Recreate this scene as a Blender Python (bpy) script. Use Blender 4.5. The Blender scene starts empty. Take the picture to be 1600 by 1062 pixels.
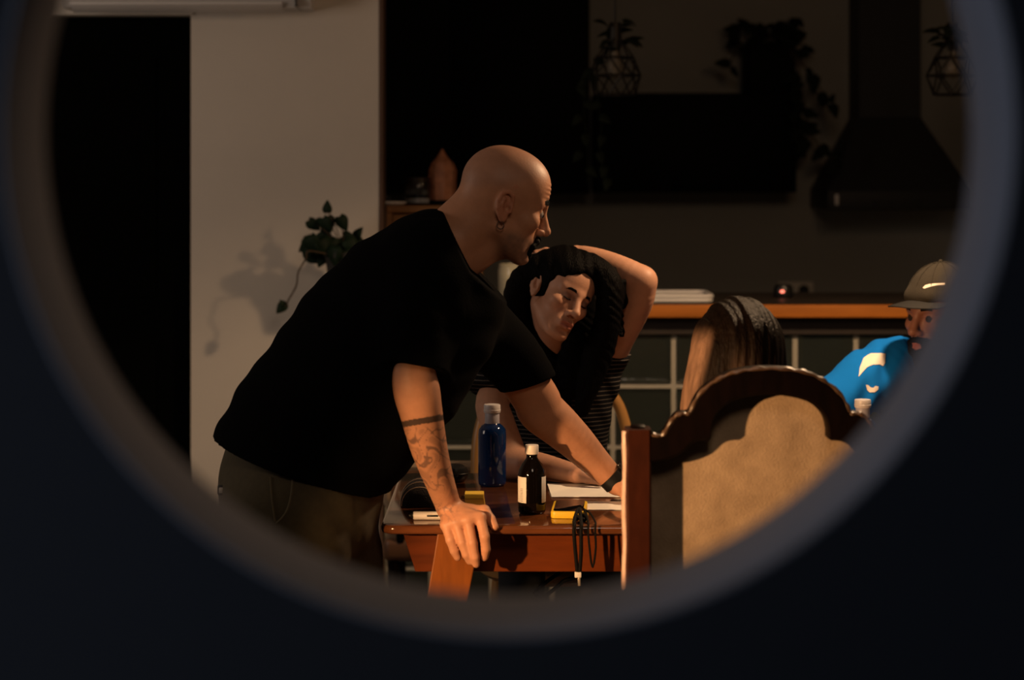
import bpy, bmesh, math, random
import numpy as np
from mathutils import Vector, Matrix
random.seed(7)
scene = bpy.context.scene
COL = scene.collection
PI = math.pi
# ------------------------------------------------------------------ camera
FPX = 3200.0            # focal length in pixels of the 1600 x 1062 frame
CAMH = 1.53
HORIZON = 262.0
cd = bpy.data.cameras.new('camera')
cam = bpy.data.objects.new('camera', cd)
COL.objects.link(cam)
cam.location = (0, 0, CAMH)
cam.rotation_euler = (PI / 2, 0, 0)
cd.sensor_width = 36.0
cd.lens = 36.0 * FPX / 1600.0
cd.shift_y = -(531.0 - HORIZON) / 1600.0
cd.clip_start = 0.05
cd.dof.use_dof = True
cd.dof.focus_distance = 4.75
cd.dof.aperture_fstop = 2.6
scene.camera = cam
# ------------------------------------------------------------------ light
w = bpy.data.worlds.new('world'); scene.world = w
w.use_nodes = True
w.node_tree.nodes['Background'].inputs[0].default_value = (0.55, 0.6, 0.8, 1)
w.node_tree.nodes['Background'].inputs[1].default_value = 0.012


def lamp(name, kind, loc, power, color, size=0.1, target=None, **kw):
    ld = bpy.data.lights.new(name, kind)
    ld.energy = power; ld.color = color
    if kind == 'AREA':
        ld.size = size
    else:
        ld.shadow_soft_size = size
    for k, v in kw.items():
        setattr(ld, k, v)
    o = bpy.data.objects.new(name, ld); COL.objects.link(o)
    o.location = loc
    if target is not None:
        o.rotation_euler = (Vector(target) - Vector(loc)).to_track_quat('-Z', 'Y').to_euler()
    return o


# standing lamp to the right of the table, above the frame
AL = Vector((1.05, 5.12, 2.14))
lamp('standing_lamp_light', 'SPOT', AL, 90, (1.0, 0.65, 0.37), 0.05, AL - Vector((0, 0, 1)), spot_size=math.radians(150), spot_blend=0.35)
lamp('standing_lamp_fill', 'POINT', AL, 9, (1.0, 0.58, 0.30), 0.12)  # weak point light added at the lamp to lift the dark kitchen
# shaded reading lamp to the left, in front of the table, beam just under shoulder height
BL = Vector((-1.35, 2.7, 1.14)); az, el = math.radians(41), math.radians(-14.4)
lamp('reading_lamp_light', 'SPOT', BL, 335, (1.0, 0.55, 0.24), 0.03,
     BL + Vector((math.cos(az) * math.cos(el), math.sin(az) * math.cos(el), math.sin(el))), spot_size=math.radians(39), spot_blend=0.42)
# soft light from the room to the left that washes the pale wall
lamp('side_room_light', 'AREA', (-2.8, 4.4, 1.8), 13, (1.0, 0.80, 0.66), 0.9, (-0.7, 6.7, 1.45))
# added fill light inside the round opening, lifts surfaces facing it; no lamp there
lamp('front_fill_light', 'AREA', (0.3, 2.0, 2.55), 8, (1.0, 0.74, 0.54), 0.6, (0.25, 4.2, 0.9))
# pale evening window to the left of the viewer
lamp('window_light', 'AREA', (-2.4, 0.3, 1.25), 26, (0.62, 0.74, 1.0), 0.9, (0.4, 1.6, 1.4))
scene.view_settings.view_transform = 'Standard'
scene.view_settings.look = 'None'
scene.view_settings.gamma = 1.0
scene.view_settings.use_curve_mapping = False
scene.view_settings.exposure = 0.0


# ------------------------------------------------------------------ helpers
def P(px, py, Y):
    """room position of a picture point at depth Y"""
    return Vector(((px - 800.0) * Y / FPX, Y, CAMH - (py - HORIZON) * Y / FPX))


MATS = {}


def mat(name, color, rough=0.6, metal=0.0, spec=0.5, noise=0.0, nscale=20.0, bump=0.0, bscale=60.0,
        trans=0.0, ior=1.45, emit=None, estr=0.0, stretch=(1, 1, 1), color2=None, sheen=0.0, attr=False, coat=0.0):
    if name in MATS:
        return MATS[name]
    m = bpy.data.materials.new(name); m.use_nodes = True
    nt = m.node_tree; b = nt.nodes['Principled BSDF']
    b.inputs['Base Color'].default_value = (*color, 1)
    b.inputs['Roughness'].default_value = rough
    b.inputs['Metallic'].default_value = metal
    b.inputs['Specular IOR Level'].default_value = spec
    b.inputs['Transmission Weight'].default_value = trans
    b.inputs['IOR'].default_value = ior
    b.inputs['Sheen Weight'].default_value = sheen
    b.inputs['Coat Weight'].default_value = coat
    if emit:
        b.inputs['Emission Color'].default_value = (*emit, 1)
        b.inputs['Emission Strength'].default_value = estr
    tc = nt.nodes.new('ShaderNodeTexCoord')
    mp = nt.nodes.new('ShaderNodeMapping'); mp.inputs['Scale'].default_value = stretch
    nt.links.new(tc.outputs['Object'], mp.inputs['Vector'])
    if noise > 0 or color2 is not None or attr:
        n = nt.nodes.new('ShaderNodeTexNoise'); n.inputs['Scale'].default_value = nscale
        n.inputs['Detail'].default_value = 5; n.inputs['Roughness'].default_value = 0.6
        nt.links.new(mp.outputs['Vector'], n.inputs['Vector'])
        rp = nt.nodes.new('ShaderNodeValToRGB')
        rp.color_ramp.elements[0].position = 0.32; rp.color_ramp.elements[1].position = 0.7
        if attr:
            lo = max(0.0, 1 - noise)
            rp.color_ramp.elements[0].color = (lo, lo, lo, 1)
            rp.color_ramp.elements[1].color = (1, 1, 1, 1)
            nt.links.new(n.outputs['Fac'], rp.inputs['Fac'])
            a = nt.nodes.new('ShaderNodeAttribute'); a.attribute_name = 'Col'
            mx = nt.nodes.new('ShaderNodeMix'); mx.data_type = 'RGBA'; mx.blend_type = 'MULTIPLY'
            mx.inputs['Factor'].default_value = 1.0
            nt.links.new(a.outputs['Color'], mx.inputs[6]); nt.links.new(rp.outputs['Color'], mx.inputs[7])
            nt.links.new(mx.outputs[2], b.inputs['Base Color'])
        else:
            c2 = color2 if color2 is not None else tuple(c * (1 - noise) for c in color)
            rp.color_ramp.elements[0].color = (*c2, 1); rp.color_ramp.elements[1].color = (*color, 1)
            nt.links.new(n.outputs['Fac'], rp.inputs['Fac'])
            nt.links.new(rp.outputs['Color'], b.inputs['Base Color'])
    if bump > 0:
        n2 = nt.nodes.new('ShaderNodeTexNoise'); n2.inputs['Scale'].default_value = bscale
        n2.inputs['Detail'].default_value = 4
        nt.links.new(mp.outputs['Vector'], n2.inputs['Vector'])
        bp = nt.nodes.new('ShaderNodeBump'); bp.inputs['Strength'].default_value = bump
        bp.inputs['Distance'].default_value = 0.01
        nt.links.new(n2.outputs['Fac'], bp.inputs['Height'])
        nt.links.new(bp.outputs['Normal'], b.inputs['Normal'])
    MATS[name] = m
    return m


def tag(o, label=None, cat=None, group=None, kind=None):
    if label: o['label'] = label
    if cat: o['category'] = cat
    if group: o['group'] = group
    if kind: o['kind'] = kind
    return o


def empty(name, loc=(0, 0, 0)):
    o = bpy.data.objects.new(name, None); COL.objects.link(o)
    o.location = loc; o.empty_display_size = 0.05
    return o


class MB:
    """collects shapes (world coordinates) and links them as one mesh object"""

    def __init__(self):
        self.bm = bmesh.new()

    def box(self, x0, x1, y0, y1, z0, z1, bev=0.0, seg=2, rot=None, piv=None):
        r = bmesh.ops.create_cube(self.bm, size=1.0)
        vs = r['verts']
        for v in vs:
            v.co = Vector(((x0 + x1) / 2 + v.co.x * (x1 - x0), (y0 + y1) / 2 + v.co.y * (y1 - y0),
                           (z0 + z1) / 2 + v.co.z * (z1 - z0)))
        if rot is not None:
            c = Vector(piv) if piv is not None else Vector(((x0 + x1) / 2, (y0 + y1) / 2, (z0 + z1) / 2))
            for v in vs:
                v.co = c + rot @ (v.co - c)
        if bev > 0:
            es = list({e for v in vs for e in v.link_edges})
            bmesh.ops.bevel(self.bm, geom=es, offset=bev, segments=seg, affect='EDGES', profile=0.5)
        return self

    def tube(self, pts, rad, n=8, cap=True, closed=False):
        pts = [Vector(p) for p in pts]
        k = len(pts)
        rads = rad if isinstance(rad, (list, tuple)) else [rad] * k
        rings = []
        up = None
        for i, p in enumerate(pts):
            if closed:
                d = (pts[(i + 1) % k] - pts[i - 1]).normalized()
            else:
                d = (pts[min(i + 1, k - 1)] - pts[max(i - 1, 0)]).normalized()
            if up is None:
                up = Vector((0, 0, 1)) if abs(d.z) < 0.9 else Vector((1, 0, 0))
            s = d.cross(up)
            if s.length < 1e-6:
                s = d.orthogonal()
            s.normalize(); up = s.cross(d).normalized()
            rings.append([self.bm.verts.new(p + (s * math.cos(2 * PI * j / n) + up * math.sin(2 * PI * j / n)) * rads[i])
                          for j in range(n)])
        m = k if closed else k - 1
        for i in range(m):
            a, b = rings[i], rings[(i + 1) % k]
            for j in range(n):
                self.bm.faces.new((a[j], a[(j + 1) % n], b[(j + 1) % n], b[j]))
        if cap and not closed:
            self.bm.faces.new(rings[0][::-1]); self.bm.faces.new(rings[-1])
        return self

    def lathe(self, prof, c, n=24, sx=1.0, sy=1.0):
        """prof: list of (radius, z) round the vertical axis through c"""
        c = Vector(c)
        rings = []
        for r, z in prof:
            if r < 1e-6:
                rings.append([self.bm.verts.new(c + Vector((0, 0, z)))])
            else:
                rings.append([self.bm.verts.new(c + Vector((r * sx * math.cos(2 * PI * j / n), r * sy * math.sin(2 * PI * j / n), z)))
                              for j in range(n)])
        for a, b in zip(rings[:-1], rings[1:]):
            if len(a) == 1 and len(b) == 1:
                continue
            for j in range(n):
                j2 = (j + 1) % n
                if len(a) == 1:
                    self.bm.faces.new((a[0], b[j2], b[j]))
                elif len(b) == 1:
                    self.bm.faces.new((a[j], a[j2], b[0]))
                else:
                    self.bm.faces.new((a[j], a[j2], b[j2], b[j]))
        return self

    def prism(self, poly, y0, y1, bev=0.0, seg=2):
        """poly: (x, z) outline, extruded from y0 to y1"""
        f = [self.bm.verts.new((x, y0, z)) for x, z in poly]
        b = [self.bm.verts.new((x, y1, z)) for x, z in poly]
        n = len(poly)
        fs = [self.bm.faces.new(f), self.bm.faces.new(b[::-1])]
        for i in range(n):
            fs.append(self.bm.faces.new((f[i], b[i], b[(i + 1) % n], f[(i + 1) % n])))
        bmesh.ops.recalc_face_normals(self.bm, faces=fs)
        if bev > 0:
            es = [e for e in fs[0].edges] + [e for e in fs[1].edges]
            bmesh.ops.bevel(self.bm, geom=es, offset=bev, segments=seg, affect='EDGES', profile=0.5)
        return self

    def prism_z(self, poly, z0, z1, bev=0.0, seg=2):
        f = [self.bm.verts.new((x, y, z0)) for x, y in poly]
        b = [self.bm.verts.new((x, y, z1)) for x, y in poly]
        n = len(poly)
        fs = [self.bm.faces.new(f), self.bm.faces.new(b[::-1])]
        for i in range(n):
            fs.append(self.bm.faces.new((f[i], b[i], b[(i + 1) % n], f[(i + 1) % n])))
        bmesh.ops.recalc_face_normals(self.bm, faces=fs)
        if bev > 0:
            es = [e for e in fs[0].edges] + [e for e in fs[1].edges]
            bmesh.ops.bevel(self.bm, geom=es, offset=bev, segments=seg, affect='EDGES', profile=0.5)
        return self

    def build(self, name, material, parent=None, smooth=True, recalc=True):
        bm = self.bm
        if recalc:
            bmesh.ops.recalc_face_normals(bm, faces=bm.faces)
        for f in bm.faces:
            f.smooth = smooth
        if smooth:
            for e in bm.edges:
                if len(e.link_faces) == 2 and e.calc_face_angle(0) > 0.7:
                    e.smooth = False
        # origin at the base of the shape
        cs = [v.co for v in bm.verts]
        o0 = Vector(((min(c.x for c in cs) + max(c.x for c in cs)) / 2,
                     (min(c.y for c in cs) + max(c.y for c in cs)) / 2, min(c.z for c in cs)))
        for v in bm.verts:
            v.co -= o0
        me = bpy.data.meshes.new(name)
        bm.to_mesh(me); bm.free()
        me.materials.append(material)
        o = bpy.data.objects.new(name, me); COL.objects.link(o)
        place(o, o0, parent)
        return o


def wloc(o):
    l = Vector(o.location)
    p = o.parent
    while p is not None:
        l += p.location
        p = p.parent
    return l


def place(o, loc, parent=None):
    """parents are only ever moved, never turned, so offsets are plain differences"""
    if parent is not None:
        o.parent = parent
        o.location = Vector(loc) - wloc(parent)
    else:
        o.location = loc
    return o


def share(src, name, loc, parent=None, rot=None, scale=None):
    o = bpy.data.objects.new(name, src)
    COL.objects.link(o)
    place(o, loc, parent)
    if rot is not None: o.rotation_euler = rot
    if scale is not None: o.scale = scale if hasattr(scale, '__len__') else (scale,) * 3
    return o


def smooth_curve(pts, n=6, closed=False):
    """Catmull-Rom through the points"""
    pts = [Vector(p) for p in pts]
    out = []
    k = len(pts)
    rng = range(k) if closed else range(k - 1)
    for i in rng:
        if closed:
            p0, p1, p2, p3 = pts[i - 1], pts[i], pts[(i + 1) % k], pts[(i + 2) % k]
        else:
            p0, p1, p2, p3 = pts[max(i - 1, 0)], pts[i], pts[i + 1], pts[min(i + 2, k - 1)]
        for j in range(n):
            t = j / n
            out.append(0.5 * ((2 * p1) + (p2 - p0) * t + (2 * p0 - 5 * p1 + 4 * p2 - p3) * t * t + (3 * p1 - p0 - 3 * p2 + p3) * t ** 3))
    if not closed:
        out.append(pts[-1])
    return out


def rounded_rect(x0, x1, y0, y1, r, n=6):
    o = []
    for cx, cy, a0 in ((x1 - r, y1 - r, 0), (x0 + r, y1 - r, PI / 2), (x0 + r, y0 + r, PI), (x1 - r, y0 + r, 1.5 * PI)):
        for i in range(n + 1):
            a = a0 + PI / 2 * i / n
            o.append((cx + r * math.cos(a), cy + r * math.sin(a)))
    return o
# ------------------------------------------------------------------ materials
M_WHITE = mat('white_wall_paint', (0.62, 0.57, 0.50), 0.85, noise=0.06, nscale=3, bump=0.05, bscale=90)
M_KITCHEN = mat('kitchen_wall_paint', (0.29, 0.29, 0.27), 0.85, noise=0.05, nscale=4)
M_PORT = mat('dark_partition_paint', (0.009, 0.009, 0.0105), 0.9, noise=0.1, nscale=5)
M_RIM = mat('porthole_lining', (0.145, 0.138, 0.142), 0.75, noise=0.1, nscale=8)
M_BLACK = mat('black_lacquer', (0.0022, 0.0025, 0.0024), 0.6, spec=0.08)
M_DOOR = mat('doorway_dark', (0.0016, 0.0018, 0.0016), 0.9, spec=0.02)  # near black, for the unlit inside of the doorway
M_FLOOR = mat('floor_tiles', (0.10, 0.085, 0.075), 0.5, noise=0.3, nscale=2.5)
M_CEIL = mat('ceiling_paint', (0.5, 0.47, 0.43), 0.9)
M_TOP = mat('table_top_wood', (0.16, 0.052, 0.018), 0.13, noise=0.45, nscale=6, stretch=(1, 7, 7), coat=0.4)
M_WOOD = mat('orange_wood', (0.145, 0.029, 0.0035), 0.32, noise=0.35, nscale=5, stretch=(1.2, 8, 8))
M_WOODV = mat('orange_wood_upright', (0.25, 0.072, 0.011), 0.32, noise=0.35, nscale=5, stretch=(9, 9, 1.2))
M_CHAIR = mat('mahogany_wood', (0.0045, 0.0017, 0.001), 0.5, noise=0.5, nscale=9, stretch=(6, 6, 1.5), spec=0.08)
M_POST = mat('mahogany_post', (0.045, 0.010, 0.0035), 0.45, noise=0.4, nscale=9, stretch=(6, 6, 1.5), spec=0.2)
M_EDGE = mat('post_side_highlight', (0.72, 0.47, 0.36), 0.45, noise=0.3, nscale=30)  # highlight on the bare post side, put into a paler colour
M_SUEDE = mat('tan_suede', (0.40, 0.285, 0.18), 0.95, color2=(0.24, 0.165, 0.10), nscale=14, bump=0.25, bscale=220, sheen=0.15)
M_BARW = mat('bar_wood', (0.46, 0.15, 0.022), 0.6, spec=0.2, noise=0.3, nscale=4, stretch=(1, 8, 8))
M_SLAB = mat('dark_bar_slab', (0.035, 0.026, 0.02), 0.5, noise=0.3, nscale=12)
M_SHELF = mat('brown_shelf_wood', (0.20, 0.085, 0.02), 0.4, noise=0.3, nscale=4, stretch=(1, 8, 8))
M_DARKW = mat('dark_beam_wood', (0.025, 0.016, 0.011), 0.6, noise=0.3, nscale=6)
M_MORTAR = mat('white_mortar', (0.42, 0.39, 0.32), 0.8, noise=0.1, nscale=30)
M_GLASSB = mat('glass_block_glass', (0.13, 0.155, 0.135), 0.12, trans=0.85, spec=0.35, ior=1.4, bump=0.35, bscale=16)
M_BENT = mat('bentwood', (0.38, 0.19, 0.055), 0.35, noise=0.3, nscale=7)
M_METAL = mat('dark_wire', (0.02, 0.018, 0.016), 0.5, metal=0.6)
M_STEEL = mat('dark_steel', (0.02, 0.02, 0.02), 0.5, spec=0.2)
M_LEAF = mat('leaf_green', (0.009, 0.022, 0.009), 0.6, spec=0.2, noise=0.35, nscale=25)
M_LEAFD = mat('dusty_leaf_green', (0.010, 0.014, 0.007), 0.8, spec=0.1, noise=0.35, nscale=25)
M_STEM = mat('plant_stem', (0.06, 0.035, 0.018), 0.7)
M_CLAY = mat('dark_pot', (0.02, 0.018, 0.016), 0.7)
M_WPLAST = mat('white_plastic', (0.62, 0.60, 0.58), 0.4)
M_WCAP = mat('white_cap_plastic', (0.75, 0.70, 0.64), 0.4)
M_PAPER = mat('white_paper', (0.80, 0.76, 0.68), 0.9)
M_BLKPL = mat('black_plastic', (0.008, 0.008, 0.008), 0.35)

# ------------------------------------------------------------------ room shell
YW = 6.74      # plane of the pale wall and of the bar front
YK = 9.0       # kitchen back wall


def struct(mb, name, m, smooth=False):
    o = mb.build(name, m, smooth=smooth); o['kind'] = 'structure'; return o


struct(MB().box(-3.2, 3.2, -1.5, 9.3, -0.1, 0.0), 'floor', M_FLOOR)
struct(MB().box(-3.2, 3.2, -1.5, 9.3, 2.75, 2.85), 'ceiling', M_CEIL)
struct(MB().box(-3.3, -3.2, -1.5, 9.3, 0, 2.75), 'wall_left', M_WHITE)
struct(MB().box(3.2, 3.3, -1.5, 9.3, 0, 2.75), 'wall_right', M_KITCHEN)
struct(MB().box(-3.2, 3.2, YK, YK + 0.12, 0, 2.75), 'wall_kitchen', M_KITCHEN)
struct(MB().box(-3.2, 3.2, -1.62, -1.5, 0, 2.75), 'wall_behind', M_PORT)

# pale wall with the doorway
XD0, XD1, ZD, XE = -1.83, -1.057, 2.032, -0.438
wm = MB()
wm.box(-3.2, XD0, YW, YW + 0.14, 0, 2.75)
wm.box(XD0, XD1, YW, YW + 0.14, ZD, 2.75)
wm.box(XD1, XE, YW, YW + 0.14, 0, 2.75)
struct(wm, 'wall_back', M_WHITE)
dr = MB().box(XD0 + 0.004, XD1 - 0.004, YW + 0.05, YW + 0.09, 0.004, ZD - 0.004).build('stand_in_door', M_DOOR, smooth=False)  # black slab stands in for the dark of the open doorway
dr['kind'] = 'structure'
for z0, z1 in ((0.15, 0.95), (1.1, 1.9)):
    MB().box(XD0 + 0.12, XD1 - 0.12, YW + 0.042, YW + 0.052, z0, z1, 0.004).build('stand_in_panel', M_DOOR, dr)
MB().tube([(XD0 + 0.07, YW + 0.05, 1.0), (XD0 + 0.07, YW + 0.0, 1.0), (XD0 + 0.17, YW + 0.0, 1.0)], 0.009).build('stand_in_handle', M_BLACK, dr)
lin = struct(MB().box(XD0 - 0.03, XD1 + 0.01, YW - 0.015, YW, ZD, ZD + 0.022, 0.003), 'trim_1', M_WHITE)
struct(MB().box(XE, XE + 0.014, YW - 0.004, YW + 0.14, 0, 2.75, 0.002), 'trim_2', mat('brown_edge', (0.10, 0.055, 0.035), 0.7))

# partition with the round opening the picture is taken through
PC = Vector((-0.003, 0, CAMH + 0.0295)); PR = 0.381; PY0, PY1 = 1.533, 1.67


def porthole():
    bm = bmesh.new()
    n = 96
    X0, X1, Z0, Z1 = -3.2, 3.2, 0.0, 2.75
    rings = []
    for y in (PY0, PY1):
        inner, outer = [], []
        for i in range(n):
            a = 2 * PI * i / n
            c, s = math.cos(a), math.sin(a)
            inner.append(bm.verts.new((PC.x + (PR + 0.0) * c, y, PC.z + PR * s)))
            t = min((X1 - PC.x) / c if c > 1e-6 else ((X0 - PC.x) / c if c < -1e-6 else 1e9),
                    (Z1 - PC.z) / s if s > 1e-6 else ((Z0 - PC.z) / s if s < -1e-6 else 1e9))
            outer.append(bm.verts.new((PC.x + t * c, y, PC.z + t * s)))
        rings.append((inner, outer))
    for i in range(n):
        j = (i + 1) % n
        for inner, outer in rings:
            bm.faces.new((inner[i], inner[j], outer[j], outer[i]))
        a, b = rings
        bm.faces.new((a[0][i], b[0][i], b[0][j], a[0][j]))
        bm.faces.new((a[1][i], b[1][i], b[1][j], a[1][j]))
    mb = MB(); mb.bm.free(); mb.bm = bm
    return mb


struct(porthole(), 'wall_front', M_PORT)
rim = MB()
nr = 128
prof = [(PR - 0.002, PY0 - 0.001), (PR - 0.004, PY0 + 0.002), (PR - 0.004, PY1 - 0.002), (PR - 0.002, PY1 + 0.004), (PR + 0.012, PY1 + 0.004), (PR + 0.012, PY1 - 0.001), (PR - 0.0005, PY1 - 0.003), (PR - 0.0005, PY0 + 0.003), (PR + 0.0006, PY0 - 0.0005), (PR + 0.0006, PY0 - 0.001)]
rg = []
for i in range(nr):
    a = 2 * PI * i / nr
    rg.append([rim.bm.verts.new((PC.x + r * math.cos(a), y, PC.z + r * math.sin(a))) for r, y in prof])
for i in range(nr):
    for j in range(len(prof)):
        rim.bm.faces.new((rg[i][j], rg[i][(j + 1) % len(prof)], rg[(i + 1) % nr][(j + 1) % len(prof)], rg[(i + 1) % nr][j]))
struct(rim, 'trim_3', M_RIM, smooth=True)

# ------------------------------------------------------------------ bar of glass blocks
bw = empty('glass_block_wall', (0.8, YW + 0.05, 0))
tag(bw, 'low wall of dark square glass blocks with pale joints under the bar', 'wall')
XB0, PITCH, ZB0 = -0.467, 0.2, 0.012
NCOL, NROW = 13, 5
XB1 = XB0 + NCOL * PITCH
mo = MB()
jt = 0.0085
for i in range(NCOL + 1):
    x = XB0 + i * PITCH
    mo.box(max(x - jt, XE + 0.02) if i == 0 else x - jt, x + jt if i else XE + 0.03, YW + 0.012, YW + 0.07, 0, ZB0 + NROW * PITCH)
for j in range(NROW + 1):
    z = ZB0 + j * PITCH
    mo.box(XE + 0.02, XB1, YW + 0.013, YW + 0.069, max(0, z - jt), z + jt)
mo.build('mortar', M_MORTAR, bw, smooth=False)


def block_mesh():
    bm = bmesh.new()
    h = PITCH / 2 - 0.0088
    d = 0.036
    r = bmesh.ops.create_cube(bm, size=1.0)
    for v in bm.verts:
        v.co = Vector((v.co.x * 2 * h, v.co.y * 2 * d, v.co.z * 2 * h))
    for sgn in (-1, 1):
        fc = [f for f in bm.faces if f.normal.y * sgn > 0.9]
        r = bmesh.ops.inset_region(bm, faces=fc, thickness=0.018, depth=-0.006)
    bmesh.ops.bevel(bm, geom=[e for e in bm.edges], offset=0.002, segments=1, affect='EDGES')
    me = bpy.data.meshes.new('glass_block'); bm.to_mesh(me); bm.free()
    me.materials.append(M_GLASSB)
    return me


bme = block_mesh()
for i in range(NCOL):
    for j in range(NROW):
        x = XB0 + (i + 0.5) * PITCH
        if i == 0:
            share(bme, 'glass_block', (x + 0.025, YW + 0.04, ZB0 + (j + 0.5) * PITCH), bw, scale=(0.72, 1, 1))
        else:
            share(bme, 'glass_block', (x, YW + 0.04, ZB0 + (j + 0.5) * PITCH), bw)
kb = MB().box(XE + 0.02, XB1, YW - 0.012, YW + 0.0035, 0.982, 1.042, 0.002).build('bar_beam', M_DARKW, smooth=False)
tag(kb, 'dark wooden beam between the glass blocks and the bar top', 'beam')
wt = empty('bar_worktop', (1.0, YW + .26, 1.042))
tag(wt, 'long dark bar top with an orange brown wooden front edge', 'worktop')
MB().box(XE + 0.016, XB1 + 0.1, YW - 0.052, YW + 0.60, 1.042, 1.0835, 0.002).build('slab', M_SLAB, wt, smooth=False)
MB().box(XE + 0.016, XB1 + 0.1, YW - 0.077, YW - 0.0522, 1.041, 1.084, 0.006, 3).build('edge_strip', M_BARW, wt)
# white tray, small device with a red light
tr = empty('tray', P(1060, 468, 6.95)); zt = 1.084
tag(tr, 'flat white tray lying on the bar top right of the raised elbow', 'tray')
xa, xb = (985 - 800) * 6.85 / FPX, (1113 - 800) * 6.85 / FPX
tr.location = ((xa + xb) / 2, 6.93, zt)
MB().prism_z(rounded_rect(xa, xb, 6.8, 7.06, 0.03), zt, zt + 0.012, 0.004).build('base', M_WPLAST, tr)
MB().tube([Vector((x, y, zt + 0.018)) for x, y in rounded_rect(xa + .004, xb - .004, 6.804, 7.056, 0.03)], 0.008, 6, closed=True).build('raised_edge', M_WPLAST, tr)
dv = empty('electronic_device', (P(1224, 455, 7.05).x, 7.05, 1.084))
tag(dv, 'small round black device with a glowing red light on the bar top', 'device')
xd = dv.location.x
MB().lathe([(0.0, 0), (0.030, 0.0), (0.034, 0.006), (0.034, 0.03), (0.026, 0.045), (0.0, 0.048)], (xd, 7.05, 1.084), 20).build('case', M_BLKPL, dv)
MB().lathe([(0, -0.006), (0.007, -0.003), (0.008, 0), (0.007, 0.003), (0, 0.006)], (xd - 0.008, 7.017, 1.084 + 0.022), 12).build('red_light', mat('red_led', (0.8, 0.05, 0.03), 0.4, emit=(1, 0.22, 0.14), estr=2.2), dv)
# glass jug behind the man's chin
jg = empty('glass_jug', (P(806, 470, 6.86).x, 6.86, 1.084))
tag(jg, 'squat pale glass jug standing on the bar between the two heads', 'jug')
jx = jg.location.x
M_JUG = mat('pale_glass', (0.80, 0.75, 0.55), 0.12, trans=0.35, ior=1.4)
MB().lathe([(0, 0), (0.052, 0), (0.058, 0.008), (0.060, 0.10), (0.056, 0.118), (0.0575, 0.124), (0.054, 0.124), (0.0525, 0.118), (0.056, 0.10), (0.054, 0.012), (0, 0.010)], (jx, 6.86, 1.084), 28).build('body', M_JUG, jg)
MB().tube(smooth_curve([(jx + 0.055, 6.86, 1.19), (jx + 0.09, 6.86, 1.185), (jx + 0.092, 6.86, 1.13), (jx + 0.057, 6.86, 1.11)], 5), 0.006, 8).build('handle', M_JUG, jg)
# wall socket
so = empty('wall_socket', P(1243, 463, YK))
tag(so, 'pale double wall socket above the bar beside the red light', 'socket')
a, b = P(1216, 440, YK), P(1270, 466, YK)
so.location = ((a.x + b.x) / 2, YK, b.z)
M_SOCK = mat('socket_plastic', (0.62, 0.58, 0.52), 0.5)
MB().box(a.x, b.x, YK - 0.009, YK, b.z, a.z, 0.003).build('plate', M_SOCK, so)
for q in (0.27, 0.73):
    cx = a.x + (b.x - a.x) * q
    bmx = MB(); bmx.lathe([(0, 0), (0.022, 0), (0.024, 0.004), (0.0, 0.0045)], (0, 0, 0), 20)
    for v in bmx.bm.verts:
        v.co = Vector((cx + v.co.x, YK - 0.009 - v.co.z, (a.z + b.z) / 2 + v.co.y))
    bmx.build('outlet', M_BLKPL, so)

# ------------------------------------------------------------------ kitchen
cab = empty('wall_cabinet', (-0.25, 8.83, 1.42))
tag(cab, 'tall black wall cabinet reaching up behind the bald head', 'cabinet')
YC = 8.65
MB().box(-0.85, 0.328, YC + 0.02, YK, 1.42, 2.74, 0.003).build('body', M_BLACK, cab)
for x0, x1, hx in ((-0.848, -0.262, -0.30), (-0.258, 0.326, -0.22)):
    d = MB().box(x0, x1, YC, YC + 0.019, 1.423, 2.737, 0.002).build('door', M_BLACK, cab)
    MB().tube([(hx, YC, 1.5), (hx, YC - 0.025, 1.5), (hx, YC - 0.025, 1.68), (hx, YC, 1.68)], 0.005, 6).build('handle', M_BLACK, d)
cab2 = empty('wall_cabinet', (0.78, 8.83, 1.42))
tag(cab2, 'low black wall cabinet with the potted plant on top', 'cabinet')
x0, x1, zt2 = 0.352, 1.203, 1.846
MB().box(x0, x1, YC + 0.02, YK, 1.425, zt2, 0.003).build('body', M_BLACK, cab2)
d = MB().box(x0 + .002, x1 - .002, YC, YC + 0.019, 1.428, zt2 - 0.003, 0.002).build('door', M_BLACK, cab2)
MB().tube([(0.68, YC, 1.45), (0.68, YC - 0.025, 1.45), (0.88, YC - 0.025, 1.45), (0.88, YC, 1.45)], 0.005, 6).build('handle', M_BLACK, d)
# range hood
hd = empty('range_hood', (1.62, 8.75, 1.35))
tag(hd, 'dark pyramid range hood with a square chimney', 'range hood')
hx, hw = 1.61, 0.30
zl0, zl1, zp = 1.355, 1.435, 1.745
MB().box(hx - hw, hx + hw, 8.5, YK, zl0, zl1, 0.004).build('lower_rim', M_STEEL, hd)
hb = MB()
lo = [hb.bm.verts.new(p) for p in ((hx - hw, 8.5, zl1), (hx + hw, 8.5, zl1), (hx + hw, YK, zl1), (hx - hw, YK, zl1))]
hi = [hb.bm.verts.new(p) for p in ((hx - .13, 8.72, zp), (hx + .13, 8.72, zp), (hx + .13, YK, zp), (hx - .13, YK, zp))]
hb.bm.faces.new(lo); hb.bm.faces.new(hi)
for i in range(4):
    hb.bm.faces.new((lo[i], lo[(i + 1) % 4], hi[(i + 1) % 4], hi[i]))
hb.build('canopy', M_STEEL, hd, smooth=False)
MB().box(hx - .13, hx + .13, 8.72, YK, zp, 2.75).build('chimney', M_STEEL, hd, smooth=False)
for q in range(4):
    MB().lathe([(0, 0), (0.008, 0), (0.008, .008), (0, .009)], (hx - 0.10 + q * 0.06, 8.493, zl0 + 0.03), 10).build('button', M_STEEL, hd)
MB().box(hx - .27, hx - .255, 8.494, 8.5, zl0 + .02, zl0 + .065, 0.002).build('badge', M_WPLAST, hd)

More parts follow.
